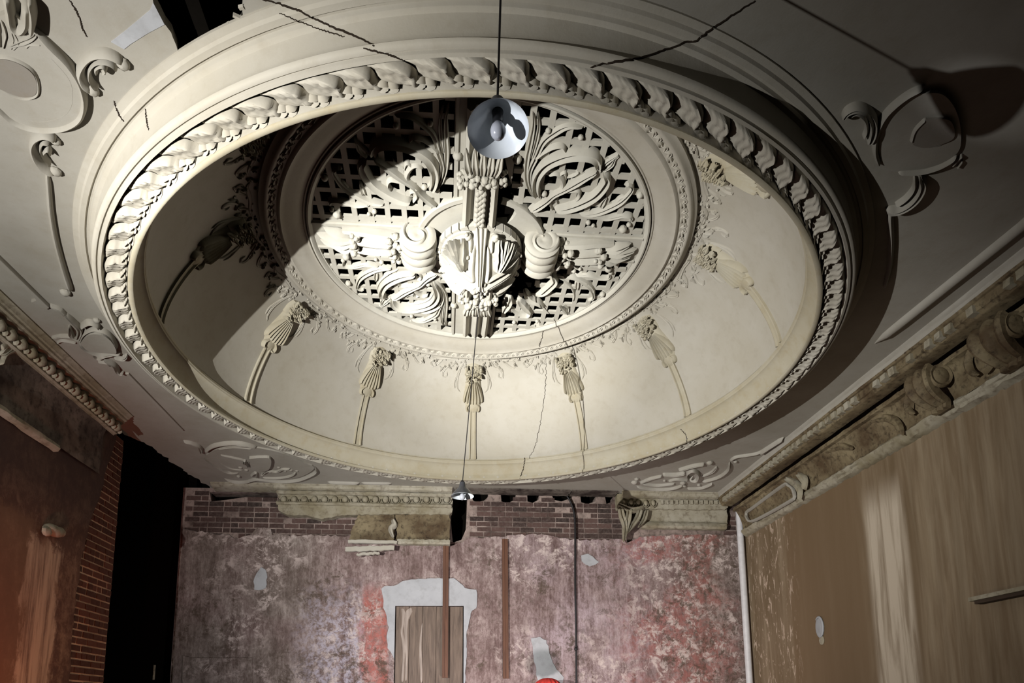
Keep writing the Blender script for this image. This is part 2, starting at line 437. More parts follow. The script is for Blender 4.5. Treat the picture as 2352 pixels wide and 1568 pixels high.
# ------------------------------------------------------------------ room shell
ZCE = 5.04
CX, CY = 0.3146, 5.9668
C2 = Vector((CX, CY))
XL, XR, YB = -3.9, 4.83, 10.2
Y0 = -2.5
edge = [at(px, py, z=ZCE).to_2d() for px, py in [(265, 985), (300, 1003), (330, 1015), (360, 1035), (400, 1065), (430, 1085), (460, 1105), (488, 1122)]]
hole_px = [(340, -70), (352, 5), (366, 30), (378, 55), (405, 105), (424, 142), (440, 132), (470, 122), (492, 112), (510, 100), (530, 84), (545, 70), (552, 52), (558, 40), (556, 18), (568, 0), (575, -60), (470, -90)]
hole = ragged([at(px, py, z=ZCE).to_2d() for px, py in hole_px+hole_px[:1]], 0.035, 0.010, 3)[:-1]
outer = [Vector((XL, Y0)), Vector((XR, Y0)), Vector((XR, YB+.05)), Vector((-3.66, YB+.05))]+ragged(edge[::-1], 0.06, 0.03, 5)+[Vector((XL-.1, 8.0))]
ring_hole = circle2((CX, CY), 3.10, 160)
cm = plate([outer, hole, ring_hole], lambda p: inpoly(p, outer) and not inpoly(p, hole) and (p-C2).length > 3.10,
           lambda p: Vector((p.x, p.y, ZCE)), DOWN, 0.05)
ceiling = struct(cm.build('ceiling', M_CEIL, smooth=False))

# void over the broken ceiling: joists and a dark attic floor above
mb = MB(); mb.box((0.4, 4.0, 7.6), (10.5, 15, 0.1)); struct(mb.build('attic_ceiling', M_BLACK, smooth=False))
for k, (x, yy) in enumerate([(-1.30, 2.6), (-0.95, 2.6)]):
    mb = MB(); mb.box((x, yy, 5.26), (0.07, 1.5, 0.2)); o = mb.build('joist', M_BLACK, ceiling, origin=(0, 0, 0), smooth=False)
# torn lath and paper along the hole's lip
mb = MB()
for px, py in [(430, 133), (446, 127), (462, 121), (478, 115), (494, 107), (505, 98), (512, 84), (524, 78), (536, 70), (548, 46), (556, 24)]:
    p = at(px, py, z=ZCE-0.002); a = random.uniform(-.5, .9)
    mb.box(p+Vector((0, -.012, .004)), (random.uniform(.025, .06), .018, .014), Matrix.Rotation(a, 3, 'Z') @ Matrix.Rotation(.3, 3, 'X'))
mb.build('torn_lath', M_PL, ceiling, origin=(0, 0, 0), smooth=False)
# pale repaired strip running from the left scroll to the hole
strip = [at(px, py, z=ZCE).to_2d() for px, py in [(255, 95), (290, 68), (345, 22), (352, 5), (378, 55), (340, 75), (300, 100), (285, 112)]]
mb = plate([strip], lambda p: inpoly(p, strip), lambda p: Vector((p.x, p.y, ZCE-.004)), DOWN, 0.006)
mb.build('repair_strip', M_WHITE, ceiling, origin=(0, 0, 0), smooth=False)

mb = MB(); mb.box((0.45, 3.85, -0.05), (8.9, 12.8, 0.1)); struct(mb.build('floor', M_TIMBER, smooth=False))

# right wall
mb = MB(); mb.box((XR+.1, (Y0+YB)/2, 2.52), (0.2, YB-Y0+.2, 5.1)); wall_r = struct(mb.build('wall_right', M_WR, smooth=False))

# left wall: plaster with a broken-out edge where the bricks show; beyond it a dark opening
brick_edge = [(7.27, -0.0), (7.27, 1.0), (7.28, 1.95), (7.26, 2.6), (7.30, 3.2), (7.42, 3.72), (7.58, 4.1), (7.66, 4.42)]
lp = [Vector((Y0, 0)), Vector((7.27, 0))]+ragged(brick_edge, 0.07, 0.02, 9)+[Vector((7.70, 4.5)), Vector((7.80, 4.8)), Vector((7.80, 5.04)), Vector((Y0, 5.04))]
mb = plate([lp], lambda p: inpoly(p, lp), lambda p: Vector((XL, p.x, p.y)), (1, 0, 0), 0.05)
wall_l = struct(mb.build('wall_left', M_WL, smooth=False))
mb = MB(); mb.box((XL-.165, (Y0+8.05)/2, 2.44), (0.26, 8.05-Y0, 4.88)); mb.build('mortar_bed', M_MORTL, wall_l, origin=(0, 0, 0), smooth=False)
bm = MB(); bm.box((0, 0, 0), (0.05, 1.0, 1.0)); bme = bm.build('brick', M_BRICKL, link=False, smooth=False).data
CRS = 0.0775
for r in range(66):
    z = 0.04+r*CRS
    if z > 4.86: break
    y = 8.05; first = True
    while y > 7.05:
        L = 0.215 if (r % 2 == 0) else (0.105 if first else 0.215)
        if r % 5 == 3: L = 0.105
        first = False
        ya, yb = y-L, y
        yc = (ya+yb)/2
        if yb > 7.12:
            o = child('brick', bme, wall_l, (XL-.030-.022+random.uniform(-.005, .005), yc, z), (0, 0, 0), (1, L-0.018, CRS-0.019))
        y -= L
# jamb post at the opening and the dark side passage beyond
mb = MB(); mb.box((XL-.22, 8.14, 2.35), (0.20, 0.16, 4.7)); struct(mb.build('jamb_post', M_TIMBER, smooth=False))
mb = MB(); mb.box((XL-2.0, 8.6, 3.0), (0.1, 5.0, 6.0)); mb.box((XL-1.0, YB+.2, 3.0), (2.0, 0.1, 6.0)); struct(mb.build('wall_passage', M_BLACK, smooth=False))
for z0, z1, yy in [(2.05, 2.25, 9.55), (1.35, 1.75, 9.5)]:
    mb = MB(); mb.box((XL-.10, yy, (z0+z1)/2), (0.02, 0.02, z1-z0)); mb.build('edge_strip', M_MOULD, wall_l, origin=(0, 0, 0), smooth=False)

# back wall: brick core with joist pockets, plaster below with a ragged upper edge
def bx(px, py, y=YB): q = at(px, py, y=y); return Vector((q.x, q.z))
pockets = [[(1083, 1128), (1122, 1128), (1121, 1140), (1112, 1148), (1094, 1152), (1086, 1147)], [(1150, 1128), (1186, 1128), (1184, 1146), (1166, 1154), (1152, 1150)],
           [(1211, 1128), (1240, 1128), (1238, 1146), (1224, 1153), (1212, 1150)], [(1266, 1128), (1316, 1128), (1314, 1142), (1290, 1150), (1272, 1146)],
           [(1332, 1128), (1372, 1128), (1368, 1150), (1350, 1156), (1336, 1152)], [(1388, 1128), (1412, 1128), (1408, 1150), (1394, 1156)],
           [(1036, 1128), (1074, 1128), (1072, 1182), (1070, 1215), (1060, 1238), (1040, 1245), (1036, 1200)], [(480, 1128), (638, 1128), (636, 1142), (560, 1140), (520, 1146), (484, 1150)]]
pockets = [[bx(*p) for p in q] for q in pockets]
core = [Vector((XL-.15, 0)), Vector((XR+.1, 0)), Vector((XR+.1, 5.04)), Vector((XL-.15, 5.04))]
door_hole = [bx(*p) for p in [(908, 1391), (1065, 1391), (1065, 1700), (905, 1700)]]
door_hole[2].y = 0.02; door_hole[3].y = 0.02; door_hole[2].x = door_hole[1].x; door_hole[3].x = door_hole[0].x
mb = plate([core, door_hole]+pockets, lambda p: inpoly(p, core) and not inpoly(p, door_hole) and not any(inpoly(p, q) for q in pockets), lambda p: Vector((p.x, YB+.03, p.y)), (0, -1, 0), 0.25)
wall_b = struct(mb.build('wall_back', M_MORT, smooth=False))
mb = MB(); mb.box((0.45, YB+.45, 3.0), (9.4, 0.1, 6.0)); mb.build('cavity_back', M_BLACK, wall_b, origin=(0, 0, 0), smooth=False)
bm = MB(); bm.box((0, 0, 0), (1.0, 0.05, 1.0)); bmb = bm.build('brick', M_BRICK, link=False, smooth=False).data
CB = 0.084
for r in range(14):
    z = 4.20+r*CB
    if z > 5.0: break
    x = -4.00+(0.12 if r % 2 else 0.0)
    while x < 4.7:
        L = 0.23 if random.random() < .8 else 0.115
        xc = x+L/2
        vis = (xc < -2.2) or (0.15 < xc < 3.0) or (-2.7 < xc < 0.2 and z < 4.62) or xc > 4.5
        c2 = Vector((xc, z))
        if vis and not any(inpoly(c2+Vector((d, e)), q) for q in pockets for d in (-.06, 0, .06) for e in (-.02, .02)) and random.random() < .96:
            child('brick', bmb, wall_b, (xc, YB+.047+random.uniform(-.006, .006), z), (random.uniform(-.02, .02), 0, random.uniform(-.02, .02)), (L-0.018, 1, CB-0.019))
        x += L
top = [(430, 1215), (470, 1222), (520, 1228), (545, 1238), (575, 1228), (590, 1212), (622, 1214), (625, 1228), (700, 1229), (800, 1230), (900, 1236), (1035, 1252),
       (1062, 1246), (1072, 1236), (1160, 1232), (1230, 1226), (1290, 1236), (1340, 1240), (1425, 1238), (1440, 1246), (1470, 1232), (1560, 1228), (1665, 1228), (1725, 1228)]
tp = ragged([bx(*p) for p in top], 0.05, 0.018, 4)
pl = [Vector((XL-.1, 0))]+[Vector((XL-.1, tp[0].y))]+tp+[Vector((XR+.02, tp[-1].y)), Vector((XR+.02, 0))]
mb = plate([pl, door_hole], lambda p: inpoly(p, pl) and not inpoly(p, door_hole), lambda p: Vector((p.x, YB, p.y)), (0, -1, 0), 0.05)
mb.build('plaster_coat', M_WB, wall_b, origin=(0, 0, 0), smooth=False)
# grey-white plaster patch round the doorway
sp = [(876, 1352), (882, 1346), (905, 1345), (925, 1334), (945, 1330), (1000, 1328), (1042, 1327), (1056, 1338), (1068, 1350), (1094, 1354), (1096, 1372), (1094, 1396), (1084, 1402), (1078, 1425), (1072, 1450), (1072, 1500), (1068, 1568)]
sp2 = [(905, 1568), (905, 1512), (897, 1496), (890, 1488), (888, 1460), (893, 1440), (888, 1415), (880, 1395), (880, 1372)]
a = [bx(*p, y=YB-.02) for p in sp]; b_ = [bx(*p, y=YB-.02) for p in sp2]
pat = ragged(a, .05, .008, 6)+[Vector((a[-1].x, 0)), Vector((b_[0].x, 0))]+ragged(b_+[a[0]], .05, .010, 7)[:-1]
mb = plate([pat, door_hole], lambda p: inpoly(p, pat) and not inpoly(p, door_hole), lambda p: Vector((p.x, YB-.02, p.y)), (0, -1, 0), 0.03)
mb.build('patch_surround', M_WHITE, wall_b, origin=(0, 0, 0), smooth=False)
# boarded-up doorway
dx0, dx1, dzt = door_hole[0].x+.01, door_hole[1].x-.01, door_hole[0].y-.005
door = struct(thing('door_1', ((dx0+dx1)/2, YB+.05, 0), 'x', 'door'))
for k in ('label', 'category'): del door[k]
nb = 5; bw = (dx1-dx0)/nb
for k in range(nb):
    mb = MB(); mb.box((dx0+bw*(k+.5), YB+.04+(.004 if k % 2 else 0), dzt/2), (bw-.006, .03, dzt)); mb.build('board', M_BOARD, door, smooth=False)
mb = MB()
dr = [(922, 1396), (927, 1405), (926, 1430), (923, 1450), (928, 1480), (927, 1520), (924, 1568)]
sweep(mb, catmull(pxf(dr, y=YB+.03), 30), Vector((0, -1, 0)), [.035, .02, .03, .02, .025], .014, ROUND)
sweep(mb, catmull(pxf([(945, 1396), (936, 1410), (932, 1440), (934, 1500), (932, 1568)], y=YB+.03), 30), Vector((0, -1, 0)), [.06, .03, .02, .02], .008, ROUND)
sweep(mb, catmull(pxf([(970, 1430), (966, 1480), (968, 1568)], y=YB+.03), 20), Vector((0, -1, 0)), [.01, .02, .02], .008, ROUND)
mb.build('pale_run', M_DRIP, door)

# other stains and patches built as slabs on the back wall
def slab(px, name, mat, th=.012, y=YB-.012, seed=1, amp=.012, parent=None):
    q = ragged([bx(*p, y=y) for p in px+px[:1]], .05, amp, seed)[:-1]
    m_ = plate([q], lambda p: inpoly(p, q), lambda p: Vector((p.x, y, p.y)), (0, -1, 0), th)
    return m_.build(name, mat, parent, origin=(0, 0, 0), smooth=False)
slab([(584, 1354), (582, 1335), (590, 1315), (600, 1302), (610, 1308), (614, 1325), (610, 1350), (600, 1354)], 'filled_patch', M_WHITE, parent=wall_b)
slab([(1220, 1465), (1240, 1462), (1255, 1470), (1262, 1500), (1275, 1530), (1295, 1555), (1292, 1568), (1235, 1568), (1232, 1540), (1224, 1500)], 'bare_patch', M_WHITE, .008, seed=8, parent=wall_b)
slab([(1335, 1275), (1350, 1271), (1362, 1278), (1376, 1290), (1368, 1296), (1355, 1300), (1345, 1296), (1336, 1288)], 'bare_patch', M_WHITE, .008, seed=9, parent=wall_b)
slab([(420, 1505), (440, 1510), (500, 1511), (580, 1511), (580, 1600), (418, 1600)], 'overlaid_sheet', M_WB, .02, YB-.02, 12, .006, parent=wall_b)

# ------------------------------------------------------------------ the dome
DZ = 4.80
dome = thing('ceiling_dome', (CX, CY, DZ), 'round cream plaster ceiling dome with leafy rope rim and curved ribs', 'dome')
def ell(t): 
    ct, st = max(0, math.cos(t)), max(0, math.sin(t)); e = 2/1.5
    return 2.06+.833*ct**e, 5.072+1.098*st**e
frame_prof = [(3.33, 5.045), (3.33, 5.028), (3.295, 5.022), (3.285, 5.005), (3.255, 5.002), (3.247, 5.015), (3.232, 5.015), (3.222, 4.995), (3.205, 4.988), (3.198, 4.985), (3.192, 4.965), (3.186, 4.93), (3.183, 4.89), (3.184, 4.862), (3.188, 4.850), (3.196, 4.846), (3.202, 4.838), (3.198, 4.824), (3.186, 4.814), (3.172, 4.812), (3.168, 4.822), (3.160, 4.822), (3.156, 4.803), (3.138, 4.798), (3.132, 4.815), (3.118, 4.86), (3.06, 4.885), (3.0, 4.885), (2.972, 4.86), (2.968, 4.795)]
mb = MB(); revolve(mb, frame_prof, (CX, CY), 224); o = mb.build('outer_frame', M_PL, dome)
mb = MB(); revolve(mb, [(2.968, 4.80), (2.966, 4.786), (2.958, 4.782), (2.938, 4.782), (2.930, 4.787), (2.930, 4.80)], (CX, CY), 224); mb.build('rim_fillet', M_COVE, dome)
mb = MB(); revolve(mb, [(2.932, 4.795), (2.934, 4.815), (2.962, 4.822), (2.965, 4.84), (2.958, 4.87), (2.945, 4.905), (2.926, 4.94), (2.905, 4.972), (2.885, 4.992), (2.872, 4.998), (2.868, 5.012), (2.862, 5.018), (2.862, 5.04), (2.872, 5.048), (2.896, 5.052), (2.896, 5.08)], (CX, CY), 224); mb.build('inner_moulding', M_COVE, dome)
wallp = [ell(PI/2*i/24) for i in range(25)]
mb = MB(); revolve(mb, wallp, (CX, CY), 160); dome_wall = mb.build('dome_wall', M_PL, dome)
# rope of leaves round the rim
NL = 96
P_ = 2*PI*3.05/NL
def leaf_mesh(rnd):
    """one strap of the rope: a broad lobed leaf, low on its left edge, rolled over and undercut on its right"""
    mb = MB(); rows = []
    NV, NU = 17, 17
    ph = rnd.uniform(0, 1)
    for i in range(NV):
        v = i/(NV-1)
        r = 3.124-.150*v                             # outer to inner edge
        sc = P_*(-.42+.92*v+.13*math.sin(2*PI*v))
        hw = P_*.50*min(1.0, (v*7+.25)**.5)*(1 if v < .62 else max(.22, 1-((v-.62)/.42)**1.6*.85))
        env = min(1, (v/.12)**.6)*(1 if v < .8 else math.sqrt(max(0, 1-((v-.8)/.205)**2)))*(1+.22*math.exp(-((v-.30)/.16)**2))
        row = []
        for j in range(NU):
            u = -1+2*j/(NU-1)
            g = (.22+.78*((u+1)/2)**.75)*(1 if u < .72 else math.sqrt(max(0.0, 1-((u-.72)/.285)**2)))
            if u < -.92: g *= .3
            rib = 1-.17*(.5-.5*math.cos(5*PI*(u*.8+.35*v)+ph))*(.4+.7*v)-.10*(abs(math.sin(7.5*v+2.2*u+ph*3)) < .22)
            h = .070*env*g*rib+rnd.uniform(-.0012, .0012)
            a = (sc+hw*u*(1-.10*math.sin(6*v+ph*6)))/3.05
            row.append((r*math.cos(a), r*math.sin(a), 4.852-h-DZ))
        rows.append(row)
    mb.grid(rows)
    # small curled tips tucked under the inner end of the leaf
    for (vs, rr, w0) in ((.36, 3.004, .026), (.62, 2.990, .022)):
        q = [Vector(((rr-.012*t)*math.cos(P_*(vs+.46*t)/3.05), (rr-.012*t)*math.sin(P_*(vs+.46*t)/3.05), 4.850-DZ)) for t in np.linspace(0, 1, 8)]
        sweep(mb, q, DOWN, [.010, w0, w0, .006], [.03, .066, .05], LEAF)
    return mb.build('leaf', M_PL, link=False, origin=(0, 0, 0), angle=60).data
lms = [leaf_mesh(random.Random(k)) for k in range(4)]
skip = {int((math.degrees(math.atan2(*(at(1200, 1108, z=4.8)-Vector((CX, CY, 0))).yx)) % 360)/360*NL)}
for k in range(NL):
    if k in skip: continue
    child('leaf', lms[k % 4], dome, (0, 0, random.uniform(-.003, .003)), (0, 0, 2*PI*k/NL))
# upper ring
mb = MB(); revolve(mb, [(2.075, 6.19), (2.07, 6.12), (2.035, 6.105), (2.022, 6.085), (2.005, 6.078), (1.99, 6.082), (1.975, 6.10), (1.915, 6.105), (1.900, 6.088), (1.884, 6.082), (1.87, 6.092), (1.84, 6.105), (1.78, 6.12), (1.73, 6.145), (1.700, 6.165), (1.69, 6.168), (1.683, 6.16), (1.672, 6.16), (1.665, 6.185), (1.64, 6.192), (1.64, 6.25)], (CX, CY), 192)
mb.build('upper_ring', M_PL, dome)
# leafy band on the upper ring
def ring_leaf():
    mb = MB()
    for k, (da, dr, ww) in enumerate([(-.03, 0, .020), (0, .018, .026), (.03, -.004, .020)]):
        pts = []
        for i in range(7):
            t = i/6; r = 1.925+dr*.6+.05*math.sin(t*PI)*(1 if k != 1 else .2); a = da+(-.022+.05*t)
            pts.append(Vector((r*math.cos(a), r*math.sin(a), 6.108-DZ)))
        sweep(mb, pts, DOWN, [.006, ww*.9, ww, .005], [.012, .034, .012], LEAF)
    return mb.build('ring_leaf', M_PL, link=False, origin=(0, 0, 0)).data
rl = ring_leaf()
for k in range(64): child('ring_leaf', rl, dome, (0, 0, 0), (0, 0, 2*PI*k/64))

def dw(a, t, h=0.0):
    """point on the dome wall: azimuth a, height parameter t (radians), h out of the wall (into the dome)"""
    r, z = ell(t); r2, z2 = ell(t+.02); r1, z1 = ell(max(0.0, t-.02))
    tr, tz = r2-r1, z2-z1; L = math.hypot(tr, tz); nr, nz = -tz/L, tr/L
    p = Vector((r*math.cos(a), r*math.sin(a), z-DZ)); n = Vector((nr*math.cos(a), nr*math.sin(a), nz))
    return p+n*h, n
def wall_stroke(mb, at_pts, w, h, prof=ROUND, n=18):
    c = catmull([Vector((a, t, 0)) for a, t in at_pts], n)
    q = [dw(p.x, min(1.55, max(0.0, p.y))) for p in c]
    sweep(mb, [p for p, _ in q], [nn for _, nn in q], w, h, prof)
D_ = math.radians
mb = MB(); wall_stroke(mb, [(0, 0.0), (0, .3), (0, .6), (0, .95)], [.052, .045, .042, .040], .028, [(-1, -.2), (-1, .9), (-.7, 1), (-.55, .3), (.55, .3), (.7, 1), (1, .9), (1, -.2)], 20)
rib_me = mb.build('rib', M_COVE, link=False, origin=(0, 0, 0)).data
mb = MB()
wall_stroke(mb, [(0, .66), (0, .76), (0, .90), (0, 1.04), (0, 1.14)], [.05, .115, .125, .10, .09], [.02, .04, .055, .07, .06], ROUND, 12)
for k in range(7):                                   # shell: flutes spread from under the flowers to a scalloped rim
    u = (k-3)/3
    wall_stroke(mb, [(u*.016, 1.08), (u*.034, .96), (u*.046, .84), (u*.046, .745+.035*abs(u)**2)], [.008, .016, .021, .018], [.085, .085, .072, .05], ROUND, 12)
rnd = random.Random(5)
for k in range(44):                                  # flowers heaped above the shell: small petals every way
    a = rnd.uniform(-.046, .046); t = rnd.uniform(1.06, 1.32); da, dt = rnd.uniform(-.016, .016), rnd.uniform(-.035, .035)
    q = [dw(a+da*x, t+dt*x, .055+.02*rnd.random()+.02*(1-x*x)) for x in (-1, -.5, 0, .5, 1)]
    sweep(mb, [p for p, _ in q], [n_ for _, n_ in q], [.006, .022, .006], [.015, .04, .015], LEAF)
wall_stroke(mb, [(0, 1.06), (0, 1.18), (0, 1.32)], [.10, .115, .09], .05, ROUND, 8)
for s in (-1, 1):
    wall_stroke(mb, [(s*.016, .78), (s*.032, .735), (s*.028, .69), (s*.014, .70)], [.012, .018, .016, .012], .05)
cap_me = mb.build('capital', M_COVE, link=False, origin=(0, 0, 0)).data
mb = MB()
half = D_(15.6)
for s in (-1, 1):                                    # scrolling lace between two ribs, low relief
    for pts, w_ in [([(s*.80, 1.32), (s*.73, 1.20), (s*.69, 1.06), (s*.71, .95), (s*.78, .90)], .013), ([(s*.76, 1.26), (s*.69, 1.14), (s*.64, 1.02), (s*.66, .94)], .008),
                    ([(s*.56, 1.32), (s*.46, 1.24), (s*.38, 1.15), (s*.40, 1.08), (s*.47, 1.10), (s*.46, 1.16)], .013), ([(s*.34, 1.36), (s*.24, 1.26), (s*.14, 1.22), (s*.09, 1.28), (s*.14, 1.32)], .013),
                    ([(s*.05, 1.40), (s*.16, 1.36), (s*.30, 1.38), (s*.46, 1.40), (s*.66, 1.38), (s*.86, 1.40)], .018), ([(s*.62, 1.36), (s*.56, 1.26), (s*.50, 1.24)], .010)]:
        wall_stroke(mb, [(a*half, t) for a, t in pts], [.005, w_*1.2, w_, .004], .012, LEAF)
for k in range(70):
    a = rnd.uniform(-.98, .98); t = 1.36+rnd.uniform(-.16, .16)*(1-.35*abs(a)); t2 = t+rnd.uniform(-.10, .04); a2 = a+rnd.uniform(-.07, .07)
    wall_stroke(mb, [(a*half, t), ((a+a2)/2*half+.004, (t+t2)/2), (a2*half, t2)], [.004, rnd.uniform(.010, .022), .004], rnd.uniform(.012, .03), LEAF, 5)
lace_me = mb.build('lace_relief', M_PL, link=False, origin=(0, 0, 0)).data
rib_deg = [-174.8, 152.7, 121.0, 89.0, 57.8, 27.5, -5.1, -33.5, -62, -90, -118, -146]
for i, dg in enumerate(rib_deg):
    if i != 7:
        r_ = child('rib', rib_me, dome, (0, 0, 0), (0, 0, D_(dg)))
        child('capital', cap_me, r_, (0, 0, 0))
    else:
        child('capital', cap_me, dome, (0, 0, 0), (0, 0, D_(dg)))
    nx = rib_deg[(i+1) % 12]; d = ((dg-nx) % 360)
    child('lace_relief', lace_me, dome, (0, 0, 0), (0, 0, D_(dg-d/2)))['kind'] = 'stuff'

# cracks follow the dome and the frame surfaces
dg_ = bpy.context.evaluated_depsgraph_get()
def bvh_of(objs):
    V, F = [], []
    for o in objs:
        k = len(V); mw = Matrix.Translation(o.parent.location if o.parent else o.location)
        V += [mw @ v.co for v in o.data.vertices]; F += [tuple(i+k for i in p.vertices) for p in o.data.polygons]
    return BVHTree.FromPolygons(V, F)
shell = [o for o in bpy.data.objects if o.name.split('.')[0] in ('outer_frame', 'rim_fillet', 'inner_moulding', 'dome_wall', 'upper_ring')]+[ceiling]
BV = bvh_of(shell)
def crack(px, w_, parent=dome, n=60):
    runs = [[]]; prev = None
    for q in catmull([Vector((x, y, 0)) for x, y in px], n):
        d = ray(q.x+random.uniform(-1.5, 1.5), q.y+random.uniform(-1.5, 1.5)).normalized()
        h, nn, i, dist = BV.ray_cast(CAM, d)
        if h is None: continue
        if nn.dot(d) > 0: nn = -nn
        if prev is not None and (h-prev).length > .12: runs.append([])
        runs[-1].append((h, nn)); prev = h
    mb = MB()
    for r in runs:
        if len(r) > 2: sweep(mb, [p for p, _ in r], [q for _, q in r], [w_*.3, w_*.6, w_*.45, w_*.6, w_*.3], .003, FLAT)
    if mb.v: mb.build('crack', M_CRACK, parent)
crack([(1255, 832), (1253, 880), (1245, 950), (1230, 1020), (1213, 1055)], .006)
crack([(1206, 1050), (1202, 1075), (1194, 1098)], .008)
crack([(1234, 722), (1248, 755), (1240, 790), (1236, 824)], .007)
crack([(1563, 985), (1576, 1000), (1578, 1020)], .005)
crack([(1340, 168), (1352, 158), (1380, 148), (1475, 132), (1545, 108), (1572, 98), (1600, 92), (1640, 62), (1690, 30), (1735, 0)], .010)
crack([(585, -5), (640, 8), (690, 26), (720, 42), (770, 65), (830, 90), (860, 106)], .008)
crack([(640, 30), (720, 62), (790, 85)], .004)
crack([(835, 112), (900, 128), (945, 148), (975, 165), (1010, 190)], .007)
crack([(262, 232), (272, 260), (284, 278)], .006)
crack([(334, 250), (337, 275), (342, 300)], .005)
crack([(160, 0), (178, 30), (190, 65), (200, 85)], .006, ceiling)

# ------------------------------------------------------------------ pierced grille in the crown of the dome
GZ = 6.192
grille = thing('ceiling_grille', (CX, CY, GZ), 'pierced cream plaster lattice grille with leaf scrolls and hanging boss', 'grille')
gc = Vector((CX+.01, CY))
holeA = [at(px, py, z=GZ).to_2d() for px, py in [(1141, 330), (1157, 345), (1168, 400), (1176, 425), (1180, 455), (1176, 470), (1186, 488), (1178, 500), (1165, 510), (1141, 512)]]  # missing panel and pilaster shadow, both shaped as one black opening
holeB = [at(px, py, z=GZ).to_2d() for px, py in [(1112, 690), (1140, 662), (1165, 640), (1195, 612), (1205, 585), (1228, 598), (1250, 606), (1252, 622), (1238, 640), (1222, 648), (1236, 662), (1238, 676), (1222, 672), (1212, 662), (1190, 674), (1160, 678), (1148, 702), (1120, 712)]]
R_in = 1.665
xa0, xa1, ya0, ya1 = .05, .555, CY-.215, CY+.165
shapes = [circle2((CX, CY), 1.655, 128), circle2((CX, CY), 1.60, 128), circle2(gc, .64, 64), [(xa0, CY-1.66), (xa1, CY-1.66), (xa1, CY+1.66), (xa0, CY+1.66)], [(CX-1.66, ya0), (CX+1.66, ya0), (CX+1.66, ya1), (CX-1.66, ya1)], holeA, holeB]
def keep(p):
    r = (p-C2).length
    if r > 1.655: return False
    if r > 1.60: return True
    if inpoly(p, holeA) or inpoly(p, holeB): return False
    return xa0 < p.x < xa1 or ya0 < p.y < ya1 or (p-gc).length < .64
plate(shapes, keep, lambda p: Vector((p.x, p.y, GZ-.012)), DOWN, 0.07).build('cross_panel', M_GRILLE, grille, smooth=False)
def bars():
    for k in range(-11, 12):
        for side, x0 in ((-1, .056-.155*(-k-1)), (1, .501+.155*k)):
            pass
    xs = [-.099-.1535*k for k in range(9)]+[.658+.157*k for k in range(9)]
    ys = [CY-.265-.1635*k-.0 for k in range(9)]+[CY+.30+.16*k for k in range(9)]
    def put(a, b, horizontal):
        L = (b-a).length
        if L < .05: return
        m_ = MB(); c = (a+b)/2
        s = (L, .050, .024) if horizontal else (.048, L, .026)
        m_.box((c.x, c.y, GZ+.006), s); m_.build('lattice_bar', M_GRILLE, grille, smooth=False)
    for lst, hz in ((xs, False), (ys, True)):
        for q in lst:
            half_ = 1.61**2-(q-(CY if hz else CX))**2
            if half_ <= 0: continue
            half_ = math.sqrt(half_); c0 = CX if hz else CY
            n = 160; run = None; prev = None
            for i in range(n+1):
                s = c0-half_+2*half_*i/n; p = Vector((s, q)) if hz else Vector((q, s))
                ok = not (xa0+.0 < p.x < xa1 or ya0 < p.y < ya1 or (p-gc).length < .63 or inpoly(p, holeA) or inpoly(p, holeB))
                if ok and run is None: run = p
                if (not ok or i == n) and run is not None:
                    put(run, prev if prev is not None else p, hz); run = None
                prev = p
bars()
